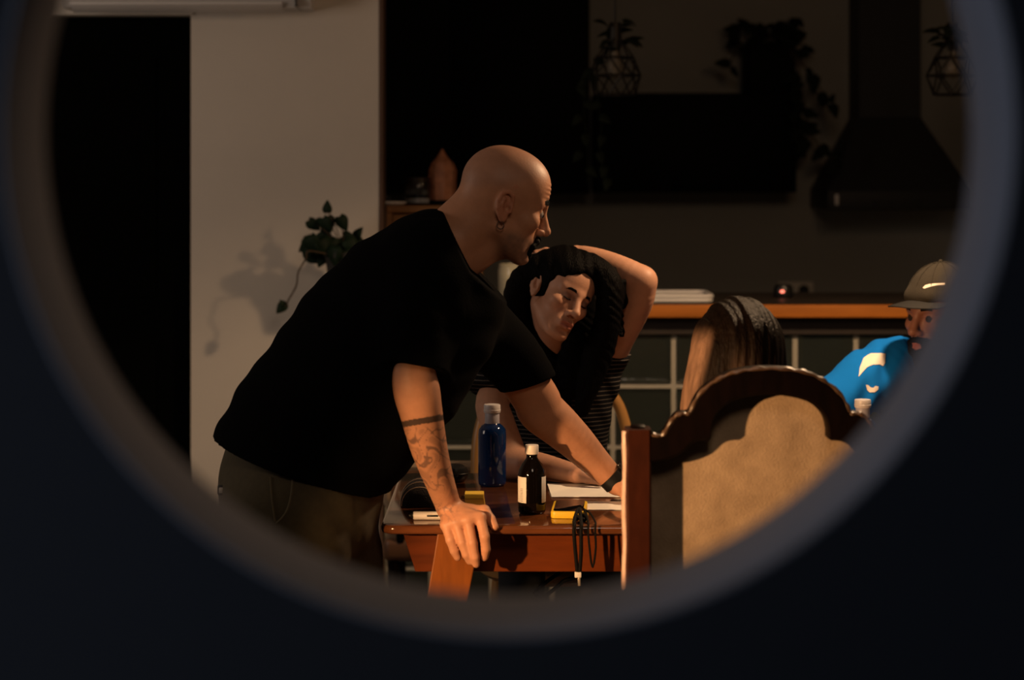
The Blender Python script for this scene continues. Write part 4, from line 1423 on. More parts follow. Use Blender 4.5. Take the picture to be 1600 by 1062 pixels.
# forehead creases
hl = lambda X, Y, Z: ((X - HM.o[0]) * HM.R[0, 0] + (Y - HM.o[1]) * HM.R[1, 0] + (Z - HM.o[2]) * HM.R[2, 0], (X - HM.o[0]) * HM.R[0, 2] + (Y - HM.o[1]) * HM.R[1, 2] + (Z - HM.o[2]) * HM.R[2, 2])
sl, G = f._sl(HM.w((0, 0, .05)) - .14, HM.w((0, 0, .05)) + .14)
lx, lz = hl(*G)
f.F[sl] += (.0016 * np.sin(lz * 2 * PI / .0095) * np.clip((lx - .072) / .02, 0, 1) * np.clip((lz - .033) / .01, 0, 1) * np.clip((.082 - lz) / .012, 0, 1)).astype(np.float32)


def man_col(V):
    c = np.tile(np.array([.50, .238, .135]), (len(V), 1))
    L = HM.local(V)
    px, py = px_of(V)
    head = L[:, 2] > -.14
    near = np.linalg.norm(L, axis=1) < .17
    # shaved scalp and beard stubble
    scalp = sstep(.055, .085, L[:, 2] + .45 * np.clip(.03 - L[:, 0], -.05, .1)) * near
    c = mix(c, (.38, .21, .15), .55 * scalp)
    ns = np.sin(V[:, 0] * 310) * np.sin(V[:, 2] * 290) * np.sin(V[:, 1] * 330)
    beard = sstep(-.038, -.062, L[:, 2]) * sstep(.0, .035, L[:, 0]) * sstep(-.135, -.11, L[:, 2]) * near
    c = mix(c, (.16, .095, .07), .70 * beard * (1 + .2 * ns))
    ear = (np.abs(L[:, 1]) > .0765) & near & (L[:, 0] < .02)
    c = mix(c, (.52, .20, .12), .6 * ear)
    lips = sstep(.0125, .006, np.abs(L[:, 2] + .066)) * sstep(.095, .099, L[:, 0]) * sstep(.024, .019, np.abs(L[:, 1])) * near
    c = mix(c, (.42, .13, .09), .7 * lips)
    # forearm band and ink
    arm = (V[:, 1] < 4.54) & (px < 735) & (py > 560)
    mid = 657 + (px - 660) * -.17
    band = arm & (py > mid - 4.5) & (py < mid + 5.5)
    c = mix(c, (.035, .028, .025), .92 * band)
    u, v = V[:, 0] * 100, V[:, 2] * 100
    q = np.sin(1.15 * u + 1.6 * np.sin(.8 * v + 1.0) + .9 * np.sin(1.5 * u - .5 * v)) * np.sin(.55 * v + 1.3 * np.sin(.9 * u + .35 * v))
    ink = sstep(.16, .05, np.abs(q)) * .8 + sstep(.45, .8, q) * .35
    zone = arm * sstep(664, 672, py) * sstep(790, 745, py)
    c = mix(c, (.075, .05, .045), np.clip(ink, 0, 1) * zone * .88)
    q2 = np.sin(2.2 * u + 1.2 * np.sin(1.7 * v)) * np.sin(2.0 * v + 1.1 * np.sin(1.4 * u))
    hz = (V[:, 1] < 4.54) * sstep(783, 790, py) * sstep(822, 812, py) * sstep(722, 705, px)
    c = mix(c, (.13, .09, .085), hz * .6 * sstep(.35, .1, np.abs(q2)))
    # fingertips, knuckles
    tips = (V[:, 1] < 4.46) & (py > 800)
    c = mix(c, (.62, .29, .165), .45 * tips)
    return c


f.build('body', M_SKIN, man, man_col, 1)
M_HAIRB = mat('black_hair', (.004, .0035, .0035), .7, bump=.4, bscale=150, spec=.08)
HM.eyes(man)
for y in (-1, 1):
    HM.strands('eyebrow', [[(.0985, y * .010, .0245 + q), (.1000, y * .020, .0300 + q), (.0950, y * .033, .0325 + q), (.0835, y * .047, .0290 + q)] for q in (0, .003, .0055)], M_HAIRB, man, .0034)
fm = SDF(HM.w((.085, 0, -.07)) - .06, HM.w((.085, 0, -.07)) + .06, .0022)
K = lambda a, b, ra, rb, k=.004: fm.cone(HM.w(a), HM.w(b), ra, rb, k)
for y in (-1, 1):
    K((.1065, y * .002, -.0515), (.1010, y * .018, -.0550), .0074, .0074, .006)
    K((.1010, y * .018, -.0550), (.0935, y * .027, -.068), .0074, .0066, .006)
    K((.0935, y * .027, -.068), (.0900, y * .026, -.084), .0066, .006, .006)
K((.0995, 0, -.0865), (.0985, 0, -.0945), .0055, .006, .006)
fm.build('moustache', M_HAIRB, man, None, 1)
# ear ring
er = HM.w((-.001, -.0795, -.042))
MB().tube([Vector(er) + Vector((.0075 * math.cos(a), -.002 * math.cos(a), .0085 * math.sin(a))) for a in [2 * PI * i / 24 for i in range(24)]], .0011, 6, closed=True).build('ear_ring', mat('dull_silver', (.10, .08, .07), .45, metal=.8), man)

# t-shirt
f = SDF((-.70, 4.17, .82), (.12, 4.84, 1.50), .0045)


def pair(b, fr, yh, Y=4.5):
    B, Fp = P(*b, Y), P(*fr, Y)
    c = (B + Fp) / 2; n = (Fp - B)
    return (V3(c), V3(n.normalized()), n.length / 2, yh)


f.loft([pair((692, 347), (732, 422), .085), pair((628, 353), (758, 500), .185), pair((561, 388), (752, 560), .205), pair((482, 462), (722, 622), .20), pair((405, 570), (662, 695), .19), pair((343, 665), (606, 752), .185), pair((330, 720), (604, 790), .18)], .02, 4)
f.wrinkle(.0035, lambda X, Y, Z: np.sin(38 * (X + .6 * Z) + 9 * np.sin(6 * Y)) * np.sin(14 * (Z - .5 * X) + 2) + .5 * np.sin(70 * (X * .5 + Z) + 4 * np.sin(11 * Y)))
# the waist opening is slanted
f.cut(P(470, 728, 4.5), V3((-.34, 0, -1)))


def sleeve(f, pts, rads, end, n, k=.045):
    g = SDF.__new__(SDF); g.lo, g.h, g.n, g.ax = f.lo, f.h, f.n, f.ax; g.F = np.full(f.F.shape, 1.0, np.float32)
    g.chain(pts, rads, .02, .02); g.cut(end, n)
    h = np.clip(.5 + .5 * (g.F - f.F) / k, 0, 1)
    f.F = (g.F + (f.F - g.F) * h - k * h * (1 - h)).astype(np.float32)


sleeve(f, [P(662, 418, 4.40), P(648, 500, 4.325), P(650, 600, 4.318)], [.088, .072, .0575], P(650, 566, 4.32), V3((-.22, 0, -1)))
sleeve(f, [P(728, 494, 4.60), P(795, 555, 4.675), P(838, 615, 4.71)], [.082, .072, .062], P(824, 598, 4.71), V3((.30, .05, -1)))
# neck opening: everything in front of the slanted collar line
c0, c1 = P(695, 333, 4.5), P(736, 418, 4.5)
q0 = np.array([c0.x, c0.z]); q1 = np.array([c1.x, c1.z]); dq = (q1 - q0) / np.linalg.norm(q1 - q0); nq = np.array([-dq[1], dq[0]])
q2_ = P(800, 480, 4.5); d2_ = np.array([q2_.x, q2_.z]) - q1; d2_ /= np.linalg.norm(d2_); n2_ = np.array([-d2_[1], d2_[0]])
X_, Z_ = f.ax[0][:, None, None], f.ax[2][None, None, :]
g1 = (X_ - q0[0]) * nq[0] + (Z_ - q0[1]) * nq[1] + 0 * f.ax[1][None, :, None]
g2 = (X_ - q1[0]) * n2_[0] + (Z_ - q1[1]) * n2_[1]
f.F = np.maximum(f.F, np.minimum(g1, g2).astype(np.float32))
f.cone(P(722, 373, 4.5), P(775, 348, 4.5), .066, .08, .004, True)
M_TEE = mat('black_cotton', (.0025, .0026, .003), 1.0, spec=.04, bump=.1, bscale=200)
f.build('t_shirt', M_TEE, man, None, 1)

# trousers and shoes
f = SDF((-.72, 4.24, .03), (-.20, 4.78, 1.02), .0055)
f.loft([(P(480, 690, 4.5), (1, 0, .35), .165, .155), (P(474, 740, 4.5), (1, 0, .2), .178, .165), (P(468, 790, 4.5), (1, 0, 0), .172, .17)], .02, 3)
f.chain([P(452, 790, 4.42), V3((-.500, 4.40, .46)), V3((-.505, 4.40, .08))], [.118, .088, .072], .05, .02)
f.chain([P(505, 790, 4.58), V3((-.375, 4.60, .52)), V3((-.40, 4.61, .08))], [.115, .09, .072], .05, .02)
f.wrinkle(.003, lambda X, Y, Z: np.sin(45 * Z + 6 * np.sin(9 * X + 5 * Y)) * np.sin(17 * X + 10 * Z) + 0 * Y)
M_TRO = mat('olive_twill', (.065, .052, .027), .9, noise=.2, nscale=60, bump=.15, bscale=350)
f.cut((0, 0, 1.0), (0, 0, 1))
f.build('trousers', M_TRO, man, None, 1)
M_SHOE = mat('black_shoe', (.01, .01, .01), .5)
for x, y in ((-.505, 4.40), (-.40, 4.61)):
    f = SDF((x - .14, y - .08, -.005), (x + .24, y + .08, .15), .005)
    f.loft([(V3((x - .06, y, .05)), (0, 1, 0), .038, .05), (V3((x + .03, y, .045)), (0, 1, 0), .042, .045), (V3((x + .12, y, .035)), (0, 1, 0), .05, .035), (V3((x + .17, y, .03)), (0, 1, 0), .04, .028)], .01, 3)
    f.cone((x - .02, y, .08), (x - .02, y, .12), .05, .05, .02); f.cut((0, 0, .002), (0, 0, -1))
    f.build('shoe', M_SHOE, man, None, 1)


def hug(target, pts, off=.0015, ystart=None):
    """room points on the camera-facing side of a mesh at the given picture points"""
    from mathutils.bvhtree import BVHTree
    me = target.data
    wl_ = wloc(target)
    bv = BVHTree.FromPolygons([v.co + wl_ for v in me.vertices], [p.vertices[:] for p in me.polygons])
    out = []
    for x, y, Y in pts:
        p = P(x, y, Y)
        h = bv.ray_cast(Vector((p.x, (ystart or Y - .6), p.z)), Vector((0, 1, 0)))
        out.append((h[0] + h[1] * off) if h[0] is not None else p)
    return out


tro = [c for c in man.children if c.name.startswith('trousers')][0]
MB().tube(smooth_curve(hug(tro, [(460, 738, 4.35), (459, 762, 4.35), (455, 785, 4.35), (447, 800, 4.35), (436, 811, 4.35)], .001), 4), .0028, 6).build('pocket_edge', mat('olive_edge', (.085, .068, .037), .9), man)
MB().tube(smooth_curve(hug(tro, [(425, 742, 4.35), (429, 775, 4.35), (434, 808, 4.35)], .001), 4), .0025, 6).build('pocket_edge', MATS['olive_edge'], man)
pp_ = hug(tro, [(350, 762, 4.45)], .002, 4.1)[0]
pm = MB().box(pp_.x - .008, pp_.x + .008, pp_.y - .003, pp_.y + .003, pp_.z - .011, pp_.z + .011, .003)
pm.build('sewn_label', mat('label_black', (.012, .012, .012), .5), man)
MB().box(pp_.x - .0045, pp_.x + .0045, pp_.y - .005, pp_.y - .0025, pp_.z - .006, pp_.z + .006, .002).build('label_mark', M_WCAP, man)

# watch on the left wrist
wa, wb = V3(P(950, 741, 4.80)), V3(P(966, 757, 4.80))
ax = wb - wa; ax /= np.linalg.norm(ax)
wc = V3(P(959, 747, 4.80))
n1 = np.cross(ax, (0, 1, 0)); n1 /= np.linalg.norm(n1); n2 = np.cross(ax, n1)
mb = MB(); R_ = []
for tt, rr_ in ((-.0125, .0305), (-.0115, .0345), (.0115, .0345), (.0125, .0305)):
    R_.append([mb.bm.verts.new(Vector(wc + ax * tt + rr_ * (n1 * math.cos(2 * PI * i / 32) + n2 * math.sin(2 * PI * i / 32)))) for i in range(32)])
for a, b in zip(R_[:-1], R_[1:]):
    for i in range(32): mb.bm.faces.new((a[i], a[(i + 1) % 32], b[(i + 1) % 32], b[i]))
wt_ = mb.build('watch_strap', M_BLKPL, man)
wdir = Vector(-n1) if n1[2] < 0 else Vector(n1)
wdir = (wdir + Vector((0, -.2, 0))).normalized()
cc = Vector(wc) + wdir * .035
zx_ = Vector(ax); yx_ = wdir; xx_ = zx_.cross(yx_).normalized()
mb = MB().box(-.017, .017, -.005, .005, -.02, .02, .004, 3)
for v in mb.bm.verts: v.co = cc + xx_ * v.co.x + yx_ * v.co.y + zx_ * v.co.z
mb.build('watch_case', mat('watch_glass', (.01, .01, .012), .1), man)
# ================================================================== the dark-haired woman
wo = empty('person', (0.12, 5.5, 0))
tag(wo, 'dark-haired person in striped black top, hand on head, seated at the table', 'person')
HW = Head(P(871, 462, 5.2), turn(-58, 9, -26), .90)
f = SDF((-.15, 4.92, .70), (.42, 5.56, 1.40), .003)
HW.grow(f, nose=.95, jaw=.93, brow=.75)
f.cone(HW.w((-.02, 0, -.03)), P(872, 566, 5.36), .047, .05, .02)
f.loft([(P(872, 580, 5.37), (1, 0, 0), .11, .05), (P(873, 640, 5.40), (1, 0, 0), .115, .075), (P(875, 700, 5.44), (1, 0, 0), .11, .08)], .03, 3)
# arm resting on the table
AR = [(P(800, 578, 5.36), .045), (P(770, 625, 5.28), .043), (P(777, 660, 5.22), .044), (P(790, 700, 5.17), .046), (P(799, 722, 5.15), .044)]
f.chain([a for a, _ in AR], [r for _, r in AR], .03, .012)
FR = [(P(799, 722, 5.15), .044), (P(820, 725, 5.12), .038), (P(850, 729, 5.09), .032), (P(885, 736, 5.05), .025), (P(899, 739, 5.04), .022)]
f.chain([a for a, _ in FR], [r for _, r in FR], .012, .01)
wz = TZ + .012
wr_ = P(903, 741, 5.035)
mc = [V3(P(926, 747, 5.025)), V3(P(929, 743, 5.045)), V3(P(929, 740, 5.065)), V3(P(926, 738, 5.083))]
fg = [[m + V3((.022, -.008, .002)), m + V3((.028, -.016, -.012)), m + V3((.016, -.018, -.017))] for m in mc]
for a in fg:
    for q in a: q[2] = max(q[2], TZ + .008)
th = [V3(P(905, 742, 5.01)), V3(P(918, 748, 4.995)), V3(P(930, 750, 4.99)), V3(P(940, 751, 4.985))]
hand(f, wr_, None, mc, fg, th, .024, fr=.0075)
# raised arm, hand on the head
UA = [(P(946, 566, 5.39), .048), (P(962, 530, 5.33), .0465), (P(984, 490, 5.27), .0455), (P(997, 462, 5.23), .043), (P(1003, 440, 5.21), .0375)]
f.chain([a for a, _ in UA], [r for _, r in UA], .03, .012)
FA = [(P(1003, 438, 5.21), .037), (P(978, 426, 5.22), .0375), (P(945, 411, 5.25), .033), (P(918, 401, 5.27), .027), (P(902, 397, 5.285), .022)]
f.chain([a for a, _ in FA], [r for _, r in FA], .012, .01)
mc = [V3(P(876, 400, 5.25)), V3(P(874, 397, 5.27)), V3(P(873, 396, 5.29)), V3(P(875, 398, 5.31))]
fg = [[V3(P(857, 394, 5.245)), V3(P(842, 400, 5.25)), V3(P(832, 410, 5.25))],
      [V3(P(853, 391, 5.27)), V3(P(838, 396, 5.27)), V3(P(829, 406, 5.27))],
      [V3(P(853, 391, 5.29)), V3(P(838, 395, 5.29)), V3(P(828, 404, 5.29))],
      [V3(P(856, 394, 5.315)), V3(P(843, 398, 5.315)), V3(P(834, 406, 5.31))]]
th = [V3(P(892, 402, 5.25)), V3(P(880, 406, 5.225)), V3(P(868, 405, 5.21)), V3(P(858, 405, 5.205))]
hand(f, P(899, 397, 5.285), None, mc, fg, th, .023, fr=.0078)


def wo_col(V):
    c = np.tile(np.array([.50, .26, .165]), (len(V), 1))
    L = HW.local(V)
    near = np.linalg.norm(L, axis=1) < .16
    lips = sstep(.013, .006, np.abs(L[:, 2] + .066)) * sstep(.094, .099, L[:, 0]) * sstep(.024, .018, np.abs(L[:, 1])) * near
    c = mix(c, (.36, .10, .08), .75 * lips)
    lid = sstep(.014, .008, np.sqrt((L[:, 2] - .006) ** 2 + ((np.abs(L[:, 1]) - .031) * .6) ** 2)) * (L[:, 0] > .06) * near
    c = mix(c, (.18, .09, .07), .55 * lid)
    ck = sstep(.03, .0, np.sqrt((L[:, 2] + .03) ** 2 + (np.abs(L[:, 1]) - .04) ** 2)) * near
    c = mix(c, (.52, .22, .15), .35 * ck)
    return c


f.build('body', M_SKIN, wo, wo_col, 1)
for y in (-1, 1):
    HW.strands('eyebrow', [[(.0985, y * .010, .0215 + q), (.0995, y * .022, .0265 + q), (.0930, y * .036, .0270 + q), (.0830, y * .047, .0220 + q)] for q in (0, .0028)], M_HAIRB, wo, .0026)
    HW.strands('eyelash', [[(.0915, y * .019, .0005), (.0945, y * .031, -.0015), (.0885, y * .043, .0005)]], M_HAIRB, wo, .0020)

# hair
f = SDF((-.09, 5.02, .90), (.34, 5.52, 1.37), .003)
W = HW.w
E = lambda c, r, k=.015, sub=False: f.ell(W(c), np.array(r) * HW.sc, HW.R, k, sub)
E((-.012, 0, .050), (.106, .092, .098))
E((.035, 0, .082), (.064, .070, .052), .02)
E((.105, 0, -.008), (.070, .064, .095), .008, True)
E((.072, -.060, -.005), (.040, .034, .050), .008, True)
E((.000, -.095, -.006), (.024, .022, .034), .008, True)
f.loft([(P(838, 420, 5.22), (1, -.3, 0), .035, .045), (P(812, 450, 5.25), (1, -.2, 0), .034, .05), (P(806, 500, 5.28), (1, 0, 0), .030, .05), (P(815, 555, 5.30), (1, 0, 0), .034, .045), (P(822, 605, 5.28), (1, 0, 0), .024, .03)], .03, 4)
f.loft([(P(925, 420, 5.20), (1, 0, .2), .032, .05), (P(951, 445, 5.18), (1, 0, 0), .032, .05), (P(950, 495, 5.17), (1, 0, 0), .030, .045), (P(935, 550, 5.18), (1, 0, 0), .036, .04), (P(918, 605, 5.18), (1, 0, 0), .026, .03), (P(908, 648, 5.18), (1, 0, 0), .012, .016)], .03, 4)
f.loft([(P(880, 440, 5.30), (1, 0, 0), .08, .05), (P(875, 520, 5.34), (1, 0, 0), .095, .045), (P(880, 600, 5.36), (1, 0, 0), .085, .04)], .03, 4)
f.loft([(P(842, 505, 5.27), (1, 0, 0), .022, .03), (P(848, 550, 5.28), (1, 0, 0), .035, .025), (P(868, 605, 5.28), (1, 0, 0), .035, .02), (P(880, 640, 5.30), (1, 0, 0), .02, .012)], .02, 3)
f.loft([(P(900, 520, 5.24), (1, 0, 0), .022, .02), (P(895, 560, 5.26), (1, 0, 0), .035, .022), (P(893, 610, 5.28), (1, 0, 0), .03, .02)], .02, 3)
E((.108, .0, -.020), (.060, .050, .090), .006, True)
rs = np.random.default_rng(4)
# loose curls
for q in range(26):
    side = 1 if q % 3 else -1
    t0 = rs.uniform(0, 1)
    if side > 0:
        x0, y0, Y0 = 925 + 38 * t0 ** .5, 408 + 40 * t0, 5.17 + .06 * rs.uniform(0, 1)
        pts = [P(x0 + rs.uniform(-8, 14) + 6 * math.sin(i * 1.7 + q), y0 + 26 * i, Y0 - .01 * i * rs.uniform(0, 1)) for i in range(4)]
    else:
        x0, y0, Y0 = 822 - 28 * t0, 420 + 40 * t0, 5.24 + .03 * rs.uniform(0, 1)
        pts = [P(x0 + rs.uniform(-6, 6) + 4 * math.sin(i * 1.7 + q), y0 + 26 * i, Y0) for i in range(4)]
    pts = smooth_curve(pts, 3)
    f.chain([V3(p) for p in pts], [.006 * (1 - .5 * i / len(pts)) for i in range(len(pts))], .006, .004)
f.wrinkle(.0016, lambda X, Y, Z: np.sin(230 * X + 30 * np.sin(11 * Z) + 60 * Y) * np.cos(20 * Z + 30 * X))
M_HAIRD = mat('dark_brown_hair', (.0013, .001, .0009), .6, bump=.5, bscale=90, stretch=(3, 3, .6), spec=.06)
f.build('hair', M_HAIRD, wo, None, 1)

# striped top
M_STR = mat('striped_cotton', (.006, .006, .007), .95, spec=.1)
nt = M_STR.node_tree
gm = nt.nodes.new('ShaderNodeTexCoord'); sp = nt.nodes.new('ShaderNodeSeparateXYZ'); nt.links.new(gm.outputs['Object'], sp.inputs[0])
m1 = nt.nodes.new('ShaderNodeMath'); m1.operation = 'MULTIPLY'; m1.inputs[1].default_value = 1 / .0115; nt.links.new(sp.outputs['Z'], m1.inputs[0])
m2 = nt.nodes.new('ShaderNodeMath'); m2.operation = 'FRACT'; nt.links.new(m1.outputs[0], m2.inputs[0])
m3 = nt.nodes.new('ShaderNodeMath'); m3.operation = 'LESS_THAN'; m3.inputs[1].default_value = .13; nt.links.new(m2.outputs[0], m3.inputs[0])
mx = nt.nodes.new('ShaderNodeMix'); mx.data_type = 'RGBA'; mx.inputs[6].default_value = (.006, .006, .007, 1); mx.inputs[7].default_value = (.16, .14, .125, 1)
nt.links.new(m3.outputs[0], mx.inputs[0]); nt.links.new(mx.outputs[2], nt.nodes['Principled BSDF'].inputs['Base Color'])
f = SDF((-.16, 5.15, .50), (.40, 5.72, 1.12), .0045)
f.loft([(P(874, 572, 5.37), (1, 0, 0), .075, .05), (P(874, 598, 5.38), (1, 0, 0), .145, .075), (P(874, 640, 5.41), (1, 0, 0), .135, .10), (P(875, 700, 5.46), (1, 0, 0), .122, .10), (V3((.125, 5.52, .66)), (1, 0, 0), .125, .105), (V3((.125, 5.55, .54)), (1, 0, 0), .14, .11)], .02, 4)
sleeve(f, [P(805, 578, 5.37), P(762, 614, 5.29), P(766, 650, 5.25)], [.062, .056, .052], P(762, 613, 5.29), V3((-.3, -.5, -1)))
sleeve(f, [P(925, 580, 5.38), P(950, 552, 5.365), P(975, 505, 5.29)], [.064, .058, .052], P(957, 540, 5.345), V3((.5, -.7, 1)))
f.ell(P(873, 552, 5.33), (.052, .06, .045), None, .01, True)
f.wrinkle(.003, lambda X, Y, Z: np.sin(50 * Z + 20 * X + 3 * np.sin(25 * X)) * np.sin(22 * X + 9 * Z) + 0 * Y)
f.build('striped_top', M_STR, wo, None, 1)
# trousers, shoes
M_JEAN = mat('dark_jeans', (.012, .014, .02), .9, noise=.2, nscale=80)
f = SDF((-.10, 4.96, .03), (.36, 5.74, .66), .006)
f.loft([(V3((.125, 5.55, .60)), (1, 0, 0), .13, .11), (V3((.125, 5.55, .545)), (1, 0, 0), .155, .12)], .02, 3)
for sx in (-1, 1):
    f.chain([V3((.125 + sx * .075, 5.54, .545)), V3((.125 + sx * .10, 5.13, .525)), V3((.125 + sx * .10, 5.20, .10))], [.078, .06, .045], .03, .02)
f.build('trousers', M_JEAN, wo, None, 1)
for sx in (-1, 1):
    x, y = .125 + sx * .10, 5.20
    f = SDF((x - .06, y - .22, -.005), (x + .06, y + .09, .14), .005)
    f.loft([(V3((x, y + .05, .04)), (1, 0, 0), .034, .04), (V3((x, y - .05, .038)), (1, 0, 0), .04, .038), (V3((x, y - .14, .03)), (1, 0, 0), .04, .028)], .01, 3)
    f.cone((x, y, .07), (x, y, .11), .045, .045, .02); f.cut((0, 0, .002), (0, 0, -1))
    f.build('shoe', M_SHOE, wo, None, 1)

# ================================================================== fair-haired sitter in the high-back chair
bl = empty('person', (CC - .03, 4.25, 0))
tag(bl, 'long fair-haired person seen from behind over the arched chair back', 'person')
HB = Head(P(1154, 566, 4.26), turn(84, 14, 0), .93)
bx0, by0 = .465, 4.27
f = SDF((.20, 4.10, .68), (.74, 4.78, 1.28), .0038)
HB.grow(f, nose=.95, jaw=.93, brow=.75)
f.cone(HB.w((-.02, 0, -.03)), (bx0, by0 - .01, .99), .047, .052, .02)
f.loft([(V3((bx0, by0, .93)), (1, 0, 0), .11, .045), (V3((bx0, by0, .85)), (1, 0, 0), .12, .08), (V3((bx0, by0, .74)), (1, 0, 0), .11, .08)], .03, 3)
for sx in (-1, 1):
    f.chain([V3((bx0 + sx * .13, by0 + .01, .92)), V3((bx0 + sx * .15, by0 + .09, .80)), V3((bx0 + sx * .15, by0 + .15, .79))], [.042, .04, .038], .03, .012)
    f.chain([V3((bx0 + sx * .15, by0 + .15, .79)), V3((bx0 + sx * .12, by0 + .36, .785))], [.036, .025], .03, .012)
    wq = V3((bx0 + sx * .115, by0 + .375, .782))
    mc = [wq + V3((-sx * .02 + d, .05, -.004)) for d in (-.024, -.008, .008, .024)]
    fg = [[m + V3((0, .035, 0)), m + V3((0, .055, -.006)), m + V3((0, .07, -.012))] for m in mc]
    th = [wq + V3((-sx * .03, .012, 0)), wq + V3((-sx * .05, .03, -.008)), wq + V3((-sx * .055, .05, -.012)), wq + V3((-sx * .055, .065, -.014))]
    hand(f, wq, None, mc, fg, th, .023, fr=.0075)


def bl_col(V):
    return np.tile(np.array([.55, .33, .23]), (len(V), 1))


f.build('body', M_SKIN, bl, bl_col, 1)
HB.eyes(bl)
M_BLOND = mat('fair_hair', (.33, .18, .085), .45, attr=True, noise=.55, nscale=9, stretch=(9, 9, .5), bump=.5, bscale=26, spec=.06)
f = SDF((.32, 4.08, .80), (.66, 4.46, 1.27), .0034)
hp = lambda x, y, Y: V3(P(x, y, Y))
f.ell(hp(1154, 548, 4.245), (.088, .108, .078), None, .02)
f.loft([(hp(1152, 545, 4.235), (1, 0, 0), .088, .10), (hp(1151, 580, 4.215), (1, 0, 0), .096, .088), (hp(1149, 625, 4.195), (1, 0, 0), .104, .062), (hp(1146, 700, 4.185), (1, 0, 0), .100, .045), (hp(1146, 780, 4.18), (1, 0, 0), .075, .03)], .03, 4)
f.loft([(hp(1110, 550, 4.24), (1, 0, 0), .03, .07), (hp(1100, 590, 4.23), (1, 0, 0), .03, .05), (hp(1086, 640, 4.22), (1, 0, 0), .025, .04), (hp(1082, 690, 4.22), (1, 0, 0), .018, .03)], .02, 3)
f.ell(HB.w((-.010, 0, .050)), np.array((.104, .090, .097)) * .93, HB.R, .02)
f.ell(HB.w((.035, 0, .082)), np.array((.064, .070, .052)) * .93, HB.R, .02)
# open towards the face
f.ell(HB.w((.112, 0, -.015)), np.array((.072, .062, .090)) * .93, HB.R, .008, True)
f.wrinkle(.0022, lambda X, Y, Z: np.sin(330 * X + 8 * np.sin(9 * Z) + 90 * Y) * .6 + np.sin(150 * X + 40 * Y + 3 * Z) * .7)


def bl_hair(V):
    """dark base, with the light on the left side painted in as fairer colour"""
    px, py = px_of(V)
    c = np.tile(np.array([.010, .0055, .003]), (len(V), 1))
    fair = sstep(1112, 1094, px + .25 * (py - 560)) * sstep(505, 540, py)  # painted light along the left edge of the hair
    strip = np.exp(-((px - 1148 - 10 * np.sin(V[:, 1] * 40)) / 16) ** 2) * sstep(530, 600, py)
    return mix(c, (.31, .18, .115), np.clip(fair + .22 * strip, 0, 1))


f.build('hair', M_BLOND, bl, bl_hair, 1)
M_GREY = mat('dark_grey_knit', (.03, .028, .03), .95)
f = SDF((.19, 4.06, .46), (.75, 4.66, 1.02), .005)
f.loft([(V3((bx0, by0, .965)), (1, 0, 0), .065, .045), (V3((bx0, by0, .925)), (1, 0, 0), .13, .07), (V3((bx0, by0 + .01, .86)), (1, 0, 0), .145, .10), (V3((bx0, by0 + .01, .72)), (1, 0, 0), .13, .10), (V3((bx0, by0 + .01, .53)), (1, 0, 0), .15, .11)], .02, 4)
for sx in (-1, 1):
    sleeve(f, [V3((bx0 + sx * .13, by0 + .01, .92)), V3((bx0 + sx * .15, by0 + .09, .80)), V3((bx0 + sx * .15, by0 + .15, .79)), V3((bx0 + sx * .12, by0 + .40, .79))], [.052, .051, .051, .044], V3((bx0 + sx * .12, by0 + .34, .79)), V3((0, 1, 0)))
f.build('sweater', M_GREY, bl, None, 1)
f = SDF((.24, 4.10, .03), (.70, 4.90, .62), .006)
f.loft([(V3((bx0, by0 + .01, .585)), (1, 0, 0), .14, .11), (V3((bx0, by0 + .02, .555)), (1, 0, 0), .155, .115)], .02, 3)
for sx in (-1, 1):
    f.chain([V3((bx0 + sx * .08, by0 + .03, .55)), V3((bx0 + sx * .09, by0 + .42, .535)), V3((bx0 + sx * .09, by0 + .40, .10))], [.075, .058, .045], .03, .02)
f.build('trousers', M_JEAN, bl, None, 1)
for sx in (-1, 1):
    x, y = bx0 + sx * .09, by0 + .40
    f = SDF((x - .06, y - .09, -.005), (x + .06, y + .22, .14), .005)
    f.loft([(V3((x, y - .05, .04)), (1, 0, 0), .034, .04), (V3((x, y + .05, .038)), (1, 0, 0), .04, .038), (V3((x, y + .14, .03)), (1, 0, 0), .04, .028)], .01, 3)
    f.cone((x, y, .07), (x, y, .11), .045, .045, .02); f.cut((0, 0, .002), (0, 0, -1))
    f.build('shoe', M_SHOE, bl, None, 1)

# ================================================================== bearded man with the cap
cp = empty('person', (1.12, 5.55, 0))
tag(cp, 'bearded person in a tan cap and bright blue t-shirt at the far right', 'person')
HC = Head(P(1473, 494, 5.42), turn(-144, 4, 0), 1.0)
f = SDF((.66, 4.86, .70), (1.42, 5.80, 1.36), .0038)
HC.grow(f, jaw=1.03)
f.cone(HC.w((-.02, 0, -.03)), P(1474, 590, 5.52), .056, .062, .02)
f.loft([(P(1475, 590, 5.52), (1, .3, 0), .14, .06), (P(1475, 660, 5.54), (1, .3, 0), .15, .09), (P(1475, 740, 5.58), (1, .3, 0), .14, .09)], .03, 3)
AR = [(P(1385, 588, 5.56), .06), (P(1325, 625, 5.42), .052), (P(1290, 668, 5.30), .044), (P(1286, 715, 5.22), .042)]
f.chain([a for a, _ in AR], [r for _, r in AR], .03, .012)
el_ = V3(P(1286, 715, 5.22)); el_[2] = .80
wq = V3((.765, 5.03, .785))
f.chain([V3(P(1286, 715, 5.22)), el_, wq], [.042, .04, .028], .02, .012)
mc = [wq + V3((d, -.05, -.004)) for d in (-.026, -.009, .009, .026)]
fg = [[m + V3((0, -.035, 0)), m + V3((0, -.055, -.008)), m + V3((0, -.07, -.014))] for m in mc]
th = [wq + V3((.03, -.012, 0)), wq + V3((.04, -.03, -.008)), wq + V3((.038, -.05, -.012)), wq + V3((.034, -.065, -.014))]
hand(f, wq, None, mc, fg, th, .027)
A2 = [(P(1545, 590, 5.50), .06), (V3((1.36, 5.42, .90)), .05), (V3((1.33, 5.30, .80)), .042)]
